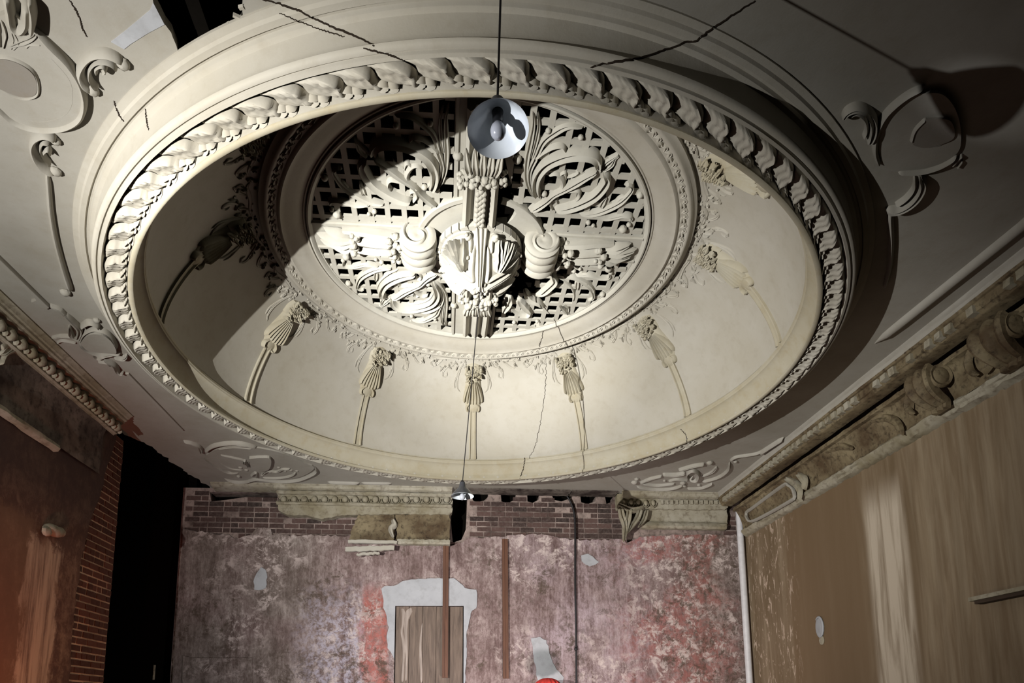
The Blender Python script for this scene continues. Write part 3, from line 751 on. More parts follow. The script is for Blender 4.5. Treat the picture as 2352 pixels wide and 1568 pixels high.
# scrolling acanthus of one quadrant, drawn in the plane of the grille and mirrored into the other three
UR = [([(360, 90), (372, 250), (340, 450), (300, 650), (290, 850), (330, 1000), (400, 1090)], [.012, .045, .05, .04, .03], .06, LEAF), ([(420, 130), (430, 280), (400, 450), (340, 650)], [.012, .04, .03], .055, LEAF),
      ([(330, 950), (330, 780), (400, 620), (480, 450), (600, 350), (760, 270), (950, 290)], [.03, .045, .05, .06, .015], .075, LEAF), ([(380, 640), (480, 560), (600, 500), (700, 495), (735, 560)], [.02, .04, .05, .02], .085, ROUND),
      ([(420, 1080), (390, 950), (410, 820), (500, 700), (650, 620), (820, 580), (1000, 590), (1080, 640), (1100, 720), (1080, 770)], [.03, .045, .05, .05, .055, .05, .03], .085, LEAF),
      ([(470, 1060), (430, 960), (470, 840), (560, 740), (700, 680), (890, 650)], [.02, .02, .018, .008], .06, ROUND), ([(600, 1200), (750, 1180), (900, 1130), (1050, 1050), (1150, 950), (1200, 850), (1150, 790)], [.03, .05, .055, .05, .045, .02], .085, LEAF),
      ([(810, 1250), (950, 1190), (1100, 1090), (1200, 980), (1250, 850)], [.012, .03, .03, .012], .05, ROUND), ([(310, 1220), (420, 1170), (520, 1100), (600, 1030), (720, 970), (850, 900), (1000, 810), (1100, 770)], [.012, .045, .035, .03, .035, .045, .035, .02], .075, LEAF),
      ([(1090, 775), (1200, 680), (1330, 590)], [.02, .04, .008], .06, LEAF), ([(1150, 790), (1250, 720), (1290, 640), (1340, 610)], [.02, .035, .008], .055, LEAF), ([(530, 830), (620, 810), (680, 860), (700, 940), (660, 1000), (600, 1030)], [.012, .03, .045, .03, .02], .07, ROUND),
      ([(640, 840), (720, 800), (740, 880)], [.012, .035, .01], .06, ROUND), ([(650, 1020), (780, 1000), (870, 1000), (885, 1060), (830, 1115)], [.015, .04, .05, .035, .010], .075, ROUND), ([(590, 1220), (555, 1150), (580, 1100), (630, 1110), (620, 1150)], [.02, .028, .022, .012], .065, ROUND),
      ([(880, 1270), (1050, 1260), (1200, 1210), (1350, 1130), (1450, 1030), (1485, 960), (1430, 930), (1390, 960)], [.012, .04, .045, .05, .045, .03, .02, .01], .075, LEAF), ([(1120, 1200), (1160, 1120), (1190, 1070)], [.05, .055, .012], .06, LEAF),
      ([(1040, 1290), (1200, 1315), (1370, 1285), (1470, 1300), (1450, 1360)], [.02, .05, .045, .04, .015], .065, LEAF), ([(1250, 1190), (1350, 1090), (1440, 1060)], [.012, .03, .012], .05, ROUND), ([(740, 850), (820, 830), (880, 790)], [.01, .035, .008], .06, ROUND)]
UR_blobs = [(490, 1030, .035), (1375, 1430, .05), (985, 1355, .03), (900, 395, .03), (185, 640, .05), (1565, 1045, .04), (535, 320, .03), (580, 1060, .03), (1440, 1380, .03), (1040, 1390, .025)]
frU = (4.9, 1150, 230)
def quadrant(sx, sy, drop=None):
    for iq, (pts, w_, h_, prof) in enumerate(UR):
        kq = .95 if iq in (4, 6) else .72 if iq in (8, 15, 11) else .52; hq = 1.0 if iq in (4, 6, 8) else .7
        q = pxf(pts, frU, z=GZ)
        q = [Vector((gc.x+(p.x-gc.x)*sx, CY-.025+(p.y-CY+.025)*sy, GZ+.012)) for p in q]
        m_ = sum(q, Vector((0, 0, 0)))/len(q)
        if drop and (sum(inpoly(p, drop) for p in q) >= 1 or inpoly(m_, drop)): continue
        sd = random.Random(len(pts)); m2 = MB()
        sweep(m2, catmull(q, 30), DOWN, [x*kq for x in w_] if isinstance(w_, list) else w_*kq, h_*hq, prof); m2.build('scroll_leaf', M_GRILLE, grille)
    for x, y, r in UR_blobs:
        p = pxf([(x, y)], frU, z=GZ)[0]; p = Vector((gc.x+(p.x-gc.x)*sx, CY-.025+(p.y-CY+.025)*sy, GZ-.02))
        if drop and inpoly(p, drop): continue
        m2 = MB(); m2.blob(p, (r*.8, r*.8, r*.8)); m2.build('bud', M_GRILLE, grille)
dropB = [at(px, py, z=GZ).to_2d() for px, py in [(1100, 700), (1195, 600), (1205, 575), (1255, 585), (1275, 640), (1250, 690), (1200, 685), (1150, 712)]]
quadrant(1, 1); quadrant(-1, 1); quadrant(-1, -1); quadrant(1, -1, dropB)
for px in ([(1205, 662), (1215, 680), (1235, 690), (1250, 700)], [(1155, 712), (1170, 690), (1172, 676)], [(1190, 682), (1205, 700), (1222, 715)], [(1228, 668), (1245, 668), (1262, 655), (1275, 640), (1268, 625)]):
    m2 = MB(); stroke(m2, px, [.02, .05, .045, .015], .06, LEAF, z=GZ); m2.build('broken_leaf', M_GRILLE, grille)
# mouldings along the cross panels and the round panel
m2 = MB()
def line2(a, b, w_=.014, h_=.02): sweep(m2, [Vector((a[0], a[1], GZ-.01)).lerp(Vector((b[0], b[1], GZ-.01)), i/8) for i in range(9)], DOWN, w_, h_, FLAT)
for x in (xa0+.02, xa1-.02):
    line2((x, CY+.62), (x, CY+1.6))
    if x < .3: line2((x, CY-.62), (x, CY-1.6))
for y in (ya0+.025, ya1-.025):
    line2((CX-.65, y), (CX-1.6, y)); line2((CX+.65, y), (CX+1.6, y))
for a0, a1 in ((100, 172), (188, 262), (278, 352), (8, 75)):
    pts = [Vector((gc.x+.615*math.cos(D_(-a)), gc.y+.615*math.sin(D_(-a)), GZ-.01)) for a in np.linspace(a0, a1, 18)]
    if all(not inpoly(p, holeB) for p in pts): sweep(m2, pts, DOWN, .025, .03, FLAT)
m2.build('panel_moulding', M_GRILLE, grille)
m2 = MB(); revolve(m2, [(1.66, GZ-.02), (1.655, GZ-.04), (1.64, GZ-.045), (1.625, GZ-.035), (1.61, GZ-.012)], (CX, CY), 160); m2.build('edge_moulding', M_GRILLE, grille)

# hanging boss in the middle
bc = (CX+.0, CY)
bprof = [(.33, 6.19), (.34, 6.13), (.365, 6.12), (.375, 6.10), (.375, 6.075), (.36, 6.065), (.352, 6.02), (.335, 5.965), (.30, 5.905), (.25, 5.85), (.185, 5.80), (.12, 5.755), (.06, 5.715), (.03, 5.68), (0.0, 5.66)]
m2 = MB(); revolve(m2, bprof, bc, 64); boss = m2.build('boss', M_GRILLE, grille)
m2 = MB(); m2.box((0, 0, 0), (.055, .075, .075)); dent = m2.build('dentil', M_GRILLE, link=False, smooth=False, origin=(0, 0, 0)).data
for k in range(30):
    a = 2*PI*(k+.5)/30; child('dentil', dent, boss, (.392*math.cos(a), .392*math.sin(a), 6.082-GZ), (0, 0, a))
def bsurf(a, z):
    for (r0, z0), (r1, z1) in zip(bprof[5:], bprof[6:]):
        if z1 <= z <= z0:
            t = (z0-z)/(z0-z1); r = r0+(r1-r0)*t; nr, nz = (z0-z1), -(r0-r1)
            L = math.hypot(nr, nz); n = Vector((nr/L*math.cos(a), nr/L*math.sin(a), nz/L))
            return Vector((bc[0]+r*math.cos(a), bc[1]+r*math.sin(a), z)), n
    return Vector((bc[0], bc[1], z)), Vector((0, 0, -1))
def boss_stroke(m_, pts, w_, h_, prof=ROUND, n=14):
    q = [bsurf(p.x, p.y) for p in catmull([Vector((a, z, 0)) for a, z in pts], n)]
    sweep(m_, [p for p, _ in q], [n_ for _, n_ in q], w_, h_, prof)
for k in range(4):
    a = -PI/2+k*PI/2
    m2 = MB(); boss_stroke(m2, [(a, 6.05), (a, 5.97), (a, 5.87), (a, 5.77), (a, 5.69)], [.055, .045, .035, .028, .02], .045, FLUTE, 18); m2.build('boss_rib', M_GRILLE, boss, origin=grille.location)
    m2 = MB(); c = a+PI/4
    for s in (-1, 1):
        boss_stroke(m2, [(c, 5.80), (c+s*.16, 5.86), (c+s*.30, 5.93), (c+s*.36, 5.99)], [.012, .034, .036, .012], .085, LEAF)
        boss_stroke(m2, [(c, 5.84), (c+s*.10, 5.92), (c+s*.15, 6.0)], [.012, .028, .010], .095, LEAF)
        boss_stroke(m2, [(c+s*.45, 5.88), (c+s*.50, 5.95), (c+s*.46, 6.01), (c+s*.38, 6.03)], [.012, .018, .018, .012], .04)
        p, n = bsurf(c+s*.44, 5.99); m2.blob(p+n*.035, .038); m2.blob(p+n*.075, .018); p, n = bsurf(c+s*.28, 5.86); m2.blob(p+n*.015, .022)
    boss_stroke(m2, [(c, 5.80), (c, 5.9), (c, 6.01)], [.014, .034, .014], .105, LEAF)
    boss_stroke(m2, [(c-.60, 5.93), (c-.46, 5.83), (c-.2, 5.755), (c, 5.735), (c+.2, 5.755), (c+.46, 5.83), (c+.60, 5.93)], .018, .035, ROUND, 24)
    boss_stroke(m2, [(c-.55, 6.02), (c-.3, 6.045), (c, 6.052), (c+.3, 6.045), (c+.55, 6.02)], .014, .04, ROUND, 20)
    m2.build('palmette', M_GRILLE, boss, origin=grille.location)
m2 = MB()
for k in range(14):
    m2.blob((bc[0]+random.uniform(-.07, .07), bc[1]+random.uniform(-.05, .12), 5.70+random.uniform(-.03, .05)), random.uniform(.022, .038), None, 7, 5)
m2.build('finial_leaves', M_GRILLE, boss, origin=grille.location)

def rng_cluster(m_, c, spread, n, r0, r1, rnd):
    for _ in range(n):
        m_.blob(Vector(c)+Vector([rnd.uniform(-s, s) for s in spread]), rnd.uniform(r0, r1), None, 7, 5)
# side arms: volute, fruit drop, fluted body, leaf tip
for s in (-1, 1):
    rnd = random.Random(20+s)
    m2 = MB()
    sweep(m2, [Vector((CX+s*(.70+.62*i/10), CY-.02, GZ-.01)) for i in range(11)], DOWN, [.10, .13, .15, .16, .14], [.10, .12, .12, .10, .07], FLUTE)
    arm = m2.build('side_arm', M_GRILLE, grille)
    m2 = MB(); cx_, cz_ = CX+s*.60, GZ-.10
    prof = [(.03, -.185), (.06, -.19), (.10, -.175), (.12, -.185), (.15, -.18), (.175, -.165), (.165, -.13), (.182, -.10), (.182, -.06), (.165, -.03), (.182, 0.0), (.182, .05), (.165, .08), (.18, .11), (.18, .15), (.12, .165), (.0, .165)]
    rows = [[(cx_+r*math.cos(2*PI*i/36), CY-.03+y, cz_+r*math.sin(2*PI*i/36)) for r, y in [(.0, -.178)]+prof] for i in range(36)]
    m2.grid(rows, cu=True)
    sp_ = [Vector((cx_+(.03+.024*a)*math.cos(s*a+1.2), CY-.21, cz_+(.03+.024*a)*math.sin(s*a+1.2))) for a in np.linspace(0, 5.4, 40)]
    sweep(m2, sp_, Vector((0, -1, 0)), [.008, .014, .018, .02], .025, ROUND)
    m2.build('volute', M_GRILLE, arm, origin=grille.location)
    m2 = MB(); rng_cluster(m2, (CX+s*.84, CY+.0, GZ-.10), (.07, .16, .06), 26, .022, .042, rnd); m2.build('fruit_drop', M_GRILLE, arm, origin=grille.location)
    m2 = MB()
    for dy, dx in ((-.09, .28), (-.03, .36), (.04, .34), (.10, .24)):
        sweep(m2, catmull([Vector((CX+s*1.22, CY-.02+dy*.5, GZ-.03)), Vector((CX+s*(1.22+dx*.5), CY-.02+dy, GZ-.04)), Vector((CX+s*(1.22+dx), CY-.02+dy*1.3, GZ-.02))], 10), DOWN, [.03, .05, .012], [.06, .085, .03], LEAF)
    rng_cluster(m2, (CX+s*1.22, CY-.02, GZ-.09), (.05, .13, .03), 12, .02, .04, rnd)
    m2.build('leaf_tip', M_GRILLE, arm, origin=grille.location)
# near and far arms: fluted pilasters with leaf capitals
for s, (r0, r1) in ((-1, (.42, 1.58)), (1, (.46, 1.50))):
    rnd = random.Random(40+s); m2 = MB()
    x0 = CX-.03 if s < 0 else CX+.02
    sweep(m2, [Vector((x0, CY+s*(r0+(r1-r0)*i/14), GZ-.005)) for i in range(15)], DOWN, [.155, .15, .145], [.17, .165, .15, .12], FLUTE)
    arm = m2.build('pilaster_arm', M_GRILLE, grille)
    m2 = MB()
    rc = .98 if s < 0 else .74
    rng_cluster(m2, (x0, CY+s*rc, GZ-.16), (.13, .07, .03), 24, .022, .040, rnd)
    for u in (-1, -.5, 0, .5, 1):
        sweep(m2, catmull([Vector((x0+u*.10, CY+s*(rc+.04), GZ-.16)), Vector((x0+u*.13, CY+s*(rc+.16), GZ-.17)), Vector((x0+u*.15, CY+s*(rc+.28), GZ-.13))], 9), DOWN, [.02, .034, .01], [.03, .05, .02], LEAF)
    for u in (-1, 1):
        rng_cluster(m2, (x0+u*.18, CY+s*(rc-.03), GZ-.12), (.025, .07, .04), 8, .018, .03, rnd)
    m2.build('leaf_capital', M_GRILLE, arm, origin=grille.location)
    m2 = MB()
    for k in range(7):
        for j in (0, 1):
            rr = r0+.03+k*.062+(.031 if j else 0)
            if rr > rc-.1: continue
            m2.blob((x0+(0 if j else .026), CY+s*rr, GZ-.165), (.026, .034, .02), None, 7, 5)
            if not j: m2.blob((x0-.026, CY+s*rr, GZ-.165), (.026, .034, .02), None, 7, 5)
    if m2.v: m2.build('scale_ornament', M_GRILLE, arm, origin=grille.location)

# ------------------------------------------------------------------ pendant lamps
def lamp(loc, dia, hang, tilt, label, hang_label):
    t = thing('pendant_lamp', loc, label, 'lamp', 'pendant lamps under the dome')
    R_ = dia/2; m_ = MB()
    out = [(.02, .19), (.035, .185), (.042, .15), (.05, .12), (.075, .095), (.11, .055), (.135, .02), (.148, 0.0)]
    inn = [(.150, -.003), (.145, 0.002), (.130, .022), (.105, .056), (.072, .090), (.046, .112), (.0, .116)]
    k = R_/.15; rot = Matrix.Rotation(tilt, 3, 'X')
    def rev(pr):
        return [[rot @ Vector((r*k*math.cos(2*PI*i/48), r*k*math.sin(2*PI*i/48), z*k)) for r, z in pr] for i in range(48)]
    m_.grid(rev(out), cu=True); m_.build('outer_shade', M_ENOUT, t, origin=(0, 0, 0))
    m_ = MB(); m_.grid(rev(out[-1:]+inn), cu=True); m_.build('enamel_lining', M_ENAMEL, t, origin=(0, 0, 0))
    m_ = MB(); m_.grid(rev([(.0, .04), (.022, .04), (.026, .05), (.026, .11), (.03, .116)]), cu=True); m_.build('lamp_socket', M_SOCK, t, origin=(0, 0, 0))
    m_ = MB(); m_.grid(rev([(.0, -.055), (.014, -.052), (.027, -.043), (.036, -.026), (.038, -.008), (.034, .010), (.024, .028), (.016, .040), (.015, .05)]), cu=True); m_.build('bulb', M_BULB, t, origin=(0, 0, 0))
    m_ = MB(); top_ = rot @ Vector((0, 0, .18*k)); h = Vector(hang)-Vector(loc)
    pts = [top_.lerp(h, i/20) for i in range(21)]
    rows = []
    for p in pts: rows.append([p+Vector((.0045*math.cos(a), .0045*math.sin(a), 0)) for a in np.linspace(0, 2*PI, 7)[:-1]])
    m_.grid(rows, cv=True); m_.build('flex', M_WIRE, t, origin=(0, 0, 0))
    m_ = MB(); m_.blob(top_, (.02, .02, .03)); m_.build('flex_grip', M_WIRE, t, origin=(0, 0, 0))
    return t
l1 = at(1144, 297, y=2.17)
lamp(l1, .230, (l1.x+.034, 2.16, ZCE), D_(-9), 'white enamel pendant lamp with bare bulb, large, hanging in front of the grille', '')
l2 = at(1062, 1139, y=6.2)
lamp(l2, .222, at(1104, 655, z=5.69), 0.0, 'small distant pendant lamp on long flex under the dome boss', '')
for o in [x for x in bpy.data.objects if x.name.startswith('pendant_lamp')]: del o['group']

# ------------------------------------------------------------------ plaster ornaments on the flat ceiling
def orn(name, px, label, cat, group=None):
    p = at(*px, z=ZCE); return thing(name, (p.x, p.y, ZCE), label, cat, group)
WK = .46
def strokes(t, lst, name='scroll', mat=None, **kw):
    for pts, w_, h_, prof in lst:
        m_ = MB(); stroke(m_, pts, [x*WK for x in w_] if isinstance(w_, list) else w_*WK, ([x*.62 for x in h_] if isinstance(h_, list) else h_*.62), prof, n=36, z=ZCE, **kw); m_.v = [(a, b, min(c, ZCE)) for a, b, c in m_.v]; m_.build(name, mat or M_CEIL, t)
def blobs(t, lst, name='bud', mat=None, fr=(1, 0, 0)):
    for x, y, r in lst:
        p = pxf([(x, y)], fr, z=ZCE)[0]; r *= .6; m_ = MB(); m_.blob(p+Vector((0, 0, -.01)), (r, r, r*.8)); m_.v = [(a, b, min(c, ZCE)) for a, b, c in m_.v]; m_.build(name, mat or M_CEIL, t)
def ceil_plate(t, px, th, name, mat, n=60):
    q = [p.to_2d() for p in catmull([at(x, y, z=ZCE) for x, y in px+px[:1]], n)][:-1]
    m_ = plate([q], lambda p: inpoly(p, q), lambda p: Vector((p.x, p.y, ZCE-th)), DOWN, th); m_.build(name, mat, t, smooth=False)

t = orn('plaster_cartouche', (60, 180), 'large oval plaster cartouche with a rolled rim at the ceiling corner by the hole', 'cartouche')
ceil_plate(t, [(72, 55), (115, 95), (155, 135), (183, 180), (194, 225), (183, 262), (150, 283), (105, 288), (60, 280), (25, 262), (-10, 235), (-40, 170), (-30, 60), (20, 20)], .03, 'shield', M_CEIL)
ceil_plate(t, [(-15, 122), (10, 122), (40, 130), (68, 147), (83, 167), (87, 190), (80, 205), (58, 210), (30, 203), (0, 190), (-35, 175), (-38, 145)], .040, 'oval_panel', M_TAN)
strokes(t, [([(75, 58), (115, 95), (155, 135), (183, 180), (194, 225), (184, 263), (150, 284), (105, 289), (60, 282), (25, 265), (0, 242), (-30, 212), (-45, 170)], [.03, .04, .042, .04], .085, ROUND),
            ([(95, 100), (130, 135), (160, 172), (168, 205), (163, 238), (140, 260), (90, 270), (40, 258)], .010, .05, ROUND), ([(90, 130), (120, 165), (137, 200), (137, 225)], [.004, .012, .004], .048, ROUND),
            ([(0, 188), (30, 206), (60, 214), (85, 207), (90, 188), (85, 163), (70, 143), (40, 126), (10, 118), (-20, 120)], .024, .075, ROUND),
            ([(15, -25), (22, 10), (28, 42), (45, 56), (60, 40), (62, 0)], [.05, .055, .05], .11, ROUND), ([(70, -20), (76, 10), (76, 40), (72, 58)], [.03, .04, .03], .14, ROUND), ([(0, 30), (8, 60), (5, 100)], [.03, .05, .02], .07, LEAF),
            ([(30, 62), (38, 85), (28, 105)], [.02, .04, .01], .06, LEAF), ([(85, 66), (70, 78), (45, 88), (20, 95)], [.02, .035, .01], .07, LEAF), ([(95, 92), (70, 92), (60, 100)], [.012, .03, .01], .06, ROUND), ([(60, 110), (80, 125), (85, 140)], [.02, .035, .01], .05, LEAF)])
t = orn('plaster_scroll', (230, 150), 'C-shaped plaster scroll at the right side of the large oval cartouche', 'scroll', None)
strokes(t, [([(283, 140), (270, 127), (245, 117), (215, 119), (195, 135), (184, 160), (190, 182), (204, 198), (212, 204)], [.045, .05, .04, .035, .045, .055, .045], .085, ROUND), ([(270, 155), (262, 140), (245, 131), (222, 132), (208, 147), (206, 168), (215, 186), (228, 198)], [.02, .02, .016, .02, .03], .085, ROUND),
            ([(222, 160), (222, 145), (236, 140), (243, 150), (235, 158)], .024, .08, ROUND)])
blobs(t, [(283, 142, .06), (213, 203, .06), (233, 151, .035)])
t = orn('plaster_scroll', (105, 480), 'C-shaped plaster scroll with long drooping tail below the large oval cartouche', 'scroll', None)
strokes(t, [([(128, 318), (118, 306), (100, 301), (80, 311), (74, 330), (82, 355), (98, 375), (116, 388), (128, 391)], [.045, .05, .04, .04, .05, .06, .05], .095, ROUND), ([(116, 322), (100, 317), (94, 335), (104, 355), (118, 372)], [.015, .02, .016, .02, .02], .085, ROUND), ([(100, 340), (110, 332), (118, 345)], .02, .09, ROUND)])
blobs(t, [(128, 320, .05), (128, 390, .06), (108, 340, .035)])
strokes(t, [([(108, 392), (112, 430), (116, 480), (126, 540), (140, 595), (154, 640), (164, 668)], [.035, .042, .045, .05, .05], [.05, .06, .06, .07], ROUND)], 'tail')
blobs(t, [(150, 668, .07)], 'tail_end')

t = orn('plaster_cartouche', (225, 775), 'oval plaster cartouche with leaf sprays touching the dome rim above the left cornice', 'cartouche')
ceil_plate(t, [(185, 778), (205, 758), (235, 758), (258, 775), (268, 800), (245, 800), (205, 795)], .05, 'oval_boss', M_CEIL)
strokes(t, [([(115, 697), (135, 706), (152, 720)], [.02, .06, .04], .06, LEAF), ([(150, 716), (168, 732), (184, 752), (178, 775)], [.03, .05, .05, .03], .08, LEAF), ([(160, 745), (165, 765), (185, 775)], [.02, .05, .03], .08, LEAF), ([(185, 745), (205, 735), (222, 740), (228, 748)], [.02, .05, .03], .09, ROUND),
            ([(183, 782), (192, 762), (215, 750), (240, 755), (258, 770), (270, 795)], .03, .08, ROUND), ([(182, 785), (205, 800), (235, 810), (262, 806), (278, 808)], [.03, .045, .03], .08, LEAF), ([(118, 772), (145, 768), (172, 770), (184, 778)], [.012, .03, .03, .02], .05, LEAF), ([(130, 785), (145, 780), (175, 785)], [.01, .03, .01], .04, ROUND),
            ([(212, 808), (225, 818), (245, 812)], [.012, .035, .02], .07, ROUND), ([(225, 826), (245, 828), (255, 836)], [.01, .05, .02], .06, LEAF), ([(238, 818), (262, 832), (272, 848), (285, 852)], [.02, .04, .05, .03], .09, LEAF), ([(262, 815), (282, 818), (292, 812)], [.015, .04, .02], .08, LEAF)])
blobs(t, [(222, 733, .05), (205, 775, .03), (243, 810, .03), (286, 815, .03)])
t = orn('plaster_cartouche', (590, 1060), 'wide plaster cartouche of sprays and flowers at the dark back corner over the bricks', 'cartouche')
ceil_plate(t, [(474, 1042), (500, 1028), (560, 1022), (640, 1035), (700, 1060), (722, 1072), (690, 1092), (640, 1098), (590, 1095), (530, 1080), (480, 1060)], .02, 'shield', M_CEIL)
ceil_plate(t, [(573, 1044), (600, 1042), (622, 1045), (620, 1066), (605, 1074), (580, 1070)], .06, 'vase', M_CEIL)
strokes(t, [([(421, 1010), (440, 1014), (458, 1023), (463, 1038)], [.03, .05, .06, .03], .07, LEAF), ([(470, 1034), (490, 1021), (520, 1015), (555, 1015), (590, 1024)], [.03, .06, .07, .05], .08, ROUND), ([(500, 1028), (540, 1024), (580, 1027)], [.02, .03, .015], .05, ROUND), ([(470, 1050), (500, 1070), (525, 1082), (550, 1082)], [.012, .04, .05, .03], .06, LEAF),
            ([(505, 1060), (530, 1072), (558, 1076)], [.012, .04, .02], .05, LEAF), ([(515, 1098), (540, 1104), (565, 1104), (585, 1098), (600, 1098), (640, 1103), (680, 1101), (710, 1091), (727, 1080), (722, 1069)], [.02, .05, .03, .04, .05, .03], .07, ROUND),
            ([(602, 1092), (640, 1093), (668, 1088), (680, 1080)], [.02, .05, .05, .03], .08, ROUND), ([(505, 1040), (530, 1045), (560, 1052), (575, 1060)], [.02, .06, .05, .03], .06, LEAF), ([(560, 1062), (562, 1052), (572, 1068)], [.03, .05, .03], .09, LEAF), ([(600, 1085), (615, 1076), (635, 1078), (650, 1072), (668, 1072)], [.04, .05, .04, .03], .08, LEAF), ([(575, 1088), (588, 1080), (590, 1092)], [.03, .05, .03], .09, ROUND)])
blobs(t, [(552, 1070, .06), (566, 1076, .06), (548, 1092, .05), (588, 1082, .06), (602, 1088, .05), (620, 1080, .06), (640, 1070, .05), (655, 1078, .05), (668, 1076, .06), (682, 1078, .05)])
t = orn('plaster_cartouche', (1570, 1095), 'plaster cartouche with a curled volute and sprays at the back right corner', 'cartouche')
strokes(t, [([(1462, 1115), (1500, 1121), (1540, 1120), (1568, 1112)], [.02, .045, .04], .07, ROUND), ([(1475, 1108), (1510, 1112), (1550, 1108)], [.02, .06, .03], .06, LEAF), ([(1470, 1106), (1495, 1096), (1520, 1090)], [.02, .05, .03], .07, LEAF), ([(1578, 1119), (1610, 1118), (1636, 1108)], [.02, .05, .02], .07, ROUND), ([(1612, 1104), (1650, 1093), (1672, 1077), (1676, 1060)], [.02, .05, .045, .03], .07, ROUND),
            ([(1612, 1092), (1635, 1082), (1646, 1070)], [.02, .06, .03], .05, LEAF), ([(1676, 1056), (1690, 1047), (1715, 1043), (1745, 1036), (1790, 1010)], [.03, .05, .03, .03], .06, ROUND), ([(1522, 1086), (1550, 1087), (1574, 1083)], [.04, .09, .06], .08, LEAF), ([(1558, 1076), (1595, 1066), (1618, 1062)], [.03, .07, .04], .08, LEAF), ([(1535, 1102), (1555, 1098), (1580, 1100)], [.02, .05, .02], .06, LEAF),
            ([(1582, 1100), (1600, 1098), (1604, 1084), (1590, 1076), (1578, 1084), (1582, 1094), (1592, 1092)], [.03, .05, .05, .04, .03, .02], .10, ROUND)])
blobs(t, [(1568, 1107, .08), (1457, 1105, .09), (1526, 1102, .04), (1630, 1060, .08), (1689, 1058, .05), (1605, 1112, .05), (1462, 1098, .06), (1572, 1114, .05)])
t = orn('plaster_cartouche', (2100, 310), 'shield-like plaster cartouche half lost in shadow on the right of the ceiling', 'cartouche')
ceil_plate(t, [(2105, 208), (2065, 232), (2036, 264), (2020, 302), (2018, 342), (2035, 378), (2060, 388), (2110, 386), (2150, 376), (2180, 360), (2205, 330), (2200, 260), (2165, 210)], .022, 'shield', M_CEIL)
ceil_plate(t, [(2125, 262), (2102, 290), (2094, 318), (2120, 328), (2155, 322), (2190, 304), (2180, 265)], .035, 'oval_panel', M_TAN)
strokes(t, [([(2125, 195), (2095, 205), (2060, 230), (2032, 260), (2014, 300), (2010, 340), (2020, 375)], [.02, .035, .04, .04, .03], .075, ROUND), ([(2110, 245), (2078, 275), (2060, 310), (2056, 340)], .016, .03, ROUND), ([(2126, 262), (2102, 288), (2092, 318)], .03, .07, ROUND), ([(2120, 330), (2155, 325), (2190, 305)], [.012, .03, .02], .05, ROUND), ([(2060, 388), (2110, 387), (2150, 377), (2180, 362), (2198, 348)], [.02, .045, .045, .03], .08, ROUND),
            ([(2186, 376), (2200, 360), (2210, 352)], .014, .05, ROUND), ([(2198, 382), (2210, 366)], .012, .04, ROUND)], 'rim')
t = orn('plaster_scroll', (1975, 275), 'C-shaped plaster scroll beside the shadowed right-hand cartouche, nearest the dome', 'scroll')
strokes(t, [([(1933, 266), (1945, 246), (1968, 238), (1992, 247), (2006, 272), (2004, 300), (1992, 322)], [.02, .035, .035, .045, .05, .03], .10, LEAF), ([(1945, 262), (1965, 252), (1985, 265), (1990, 290), (1982, 312)], [.012, .02, .024, .024, .02], .07, ROUND)])
t = orn('plaster_scroll', (2070, 450), 'plaster scroll with straight tail below the shadowed right-hand cartouche', 'scroll')
strokes(t, [([(2112, 392), (2119, 415), (2108, 440), (2088, 460), (2062, 473), (2034, 476)], [.025, .05, .055, .05, .03], .11, LEAF), ([(2100, 400), (2098, 425), (2080, 448), (2055, 465)], [.012, .022, .024, .012], .08, ROUND)])
strokes(t, [([(2044, 480), (2046, 520), (2047, 560), (2043, 610), (2030, 660)], [.045, .045, .04, .03], .06, ROUND)], 'tail')
# straight mouldings that panel the ceiling
TR = [0]
def trim(pts, w_, h_, prof=FLAT, mat=None, z=ZCE):
    m_ = MB(); q = [at(x, y, z=z) for x, y in pts]; q = [a.lerp(b, i/10) for a, b in zip(q, q[1:]) for i in range(11)]
    sweep(m_, q, DOWN, w_, h_, prof); TR[0] += 1
    return struct(m_.build('trim_%d' % TR[0], mat or M_CEIL))
trim([(-120, 478), (0, 592), (108, 698)], .022, .035)
trim([(78, 685), (108, 702)], .03, .03)
trim([(292, 855), (360, 925), (418, 985)], .018, .02)
trim([(2420, 452), (2352, 513), (2010, 788)], .05, .045, ROUND)
trim([(1800, 1003), (1742, 1040)], .03, .05, ROUND)
trim([(752, 1106), (826, 1108)], .035, .04, ROUND); trim([(830, 1108), (900, 1109)], .03, .03, ROUND)

# ------------------------------------------------------------------ cornices
def extrude_y(prof, y0, y1, n=2, jag=0.0, seed=0):
    rnd = random.Random(seed); m_ = MB(); rows = []
    for i in range(n+1):
        y = y0+(y1-y0)*i/n
        rows.append([(x+rnd.uniform(-jag, jag), y+rnd.uniform(-jag, jag), z+rnd.uniform(-jag, jag)) for x, z in prof])
    m_.grid(rows); return m_
def extrude_x(prof, x0, x1, n=2, jag=0.0, seed=0):
    rnd = random.Random(seed); m_ = MB(); rows = []
    for i in range(n+1):
        x = x0+(x1-x0)*i/n
        rows.append([(x+rnd.uniform(-jag, jag), y+rnd.uniform(-jag, jag), z+rnd.uniform(-jag, jag)) for y, z in prof])
    m_.grid(rows); return m_

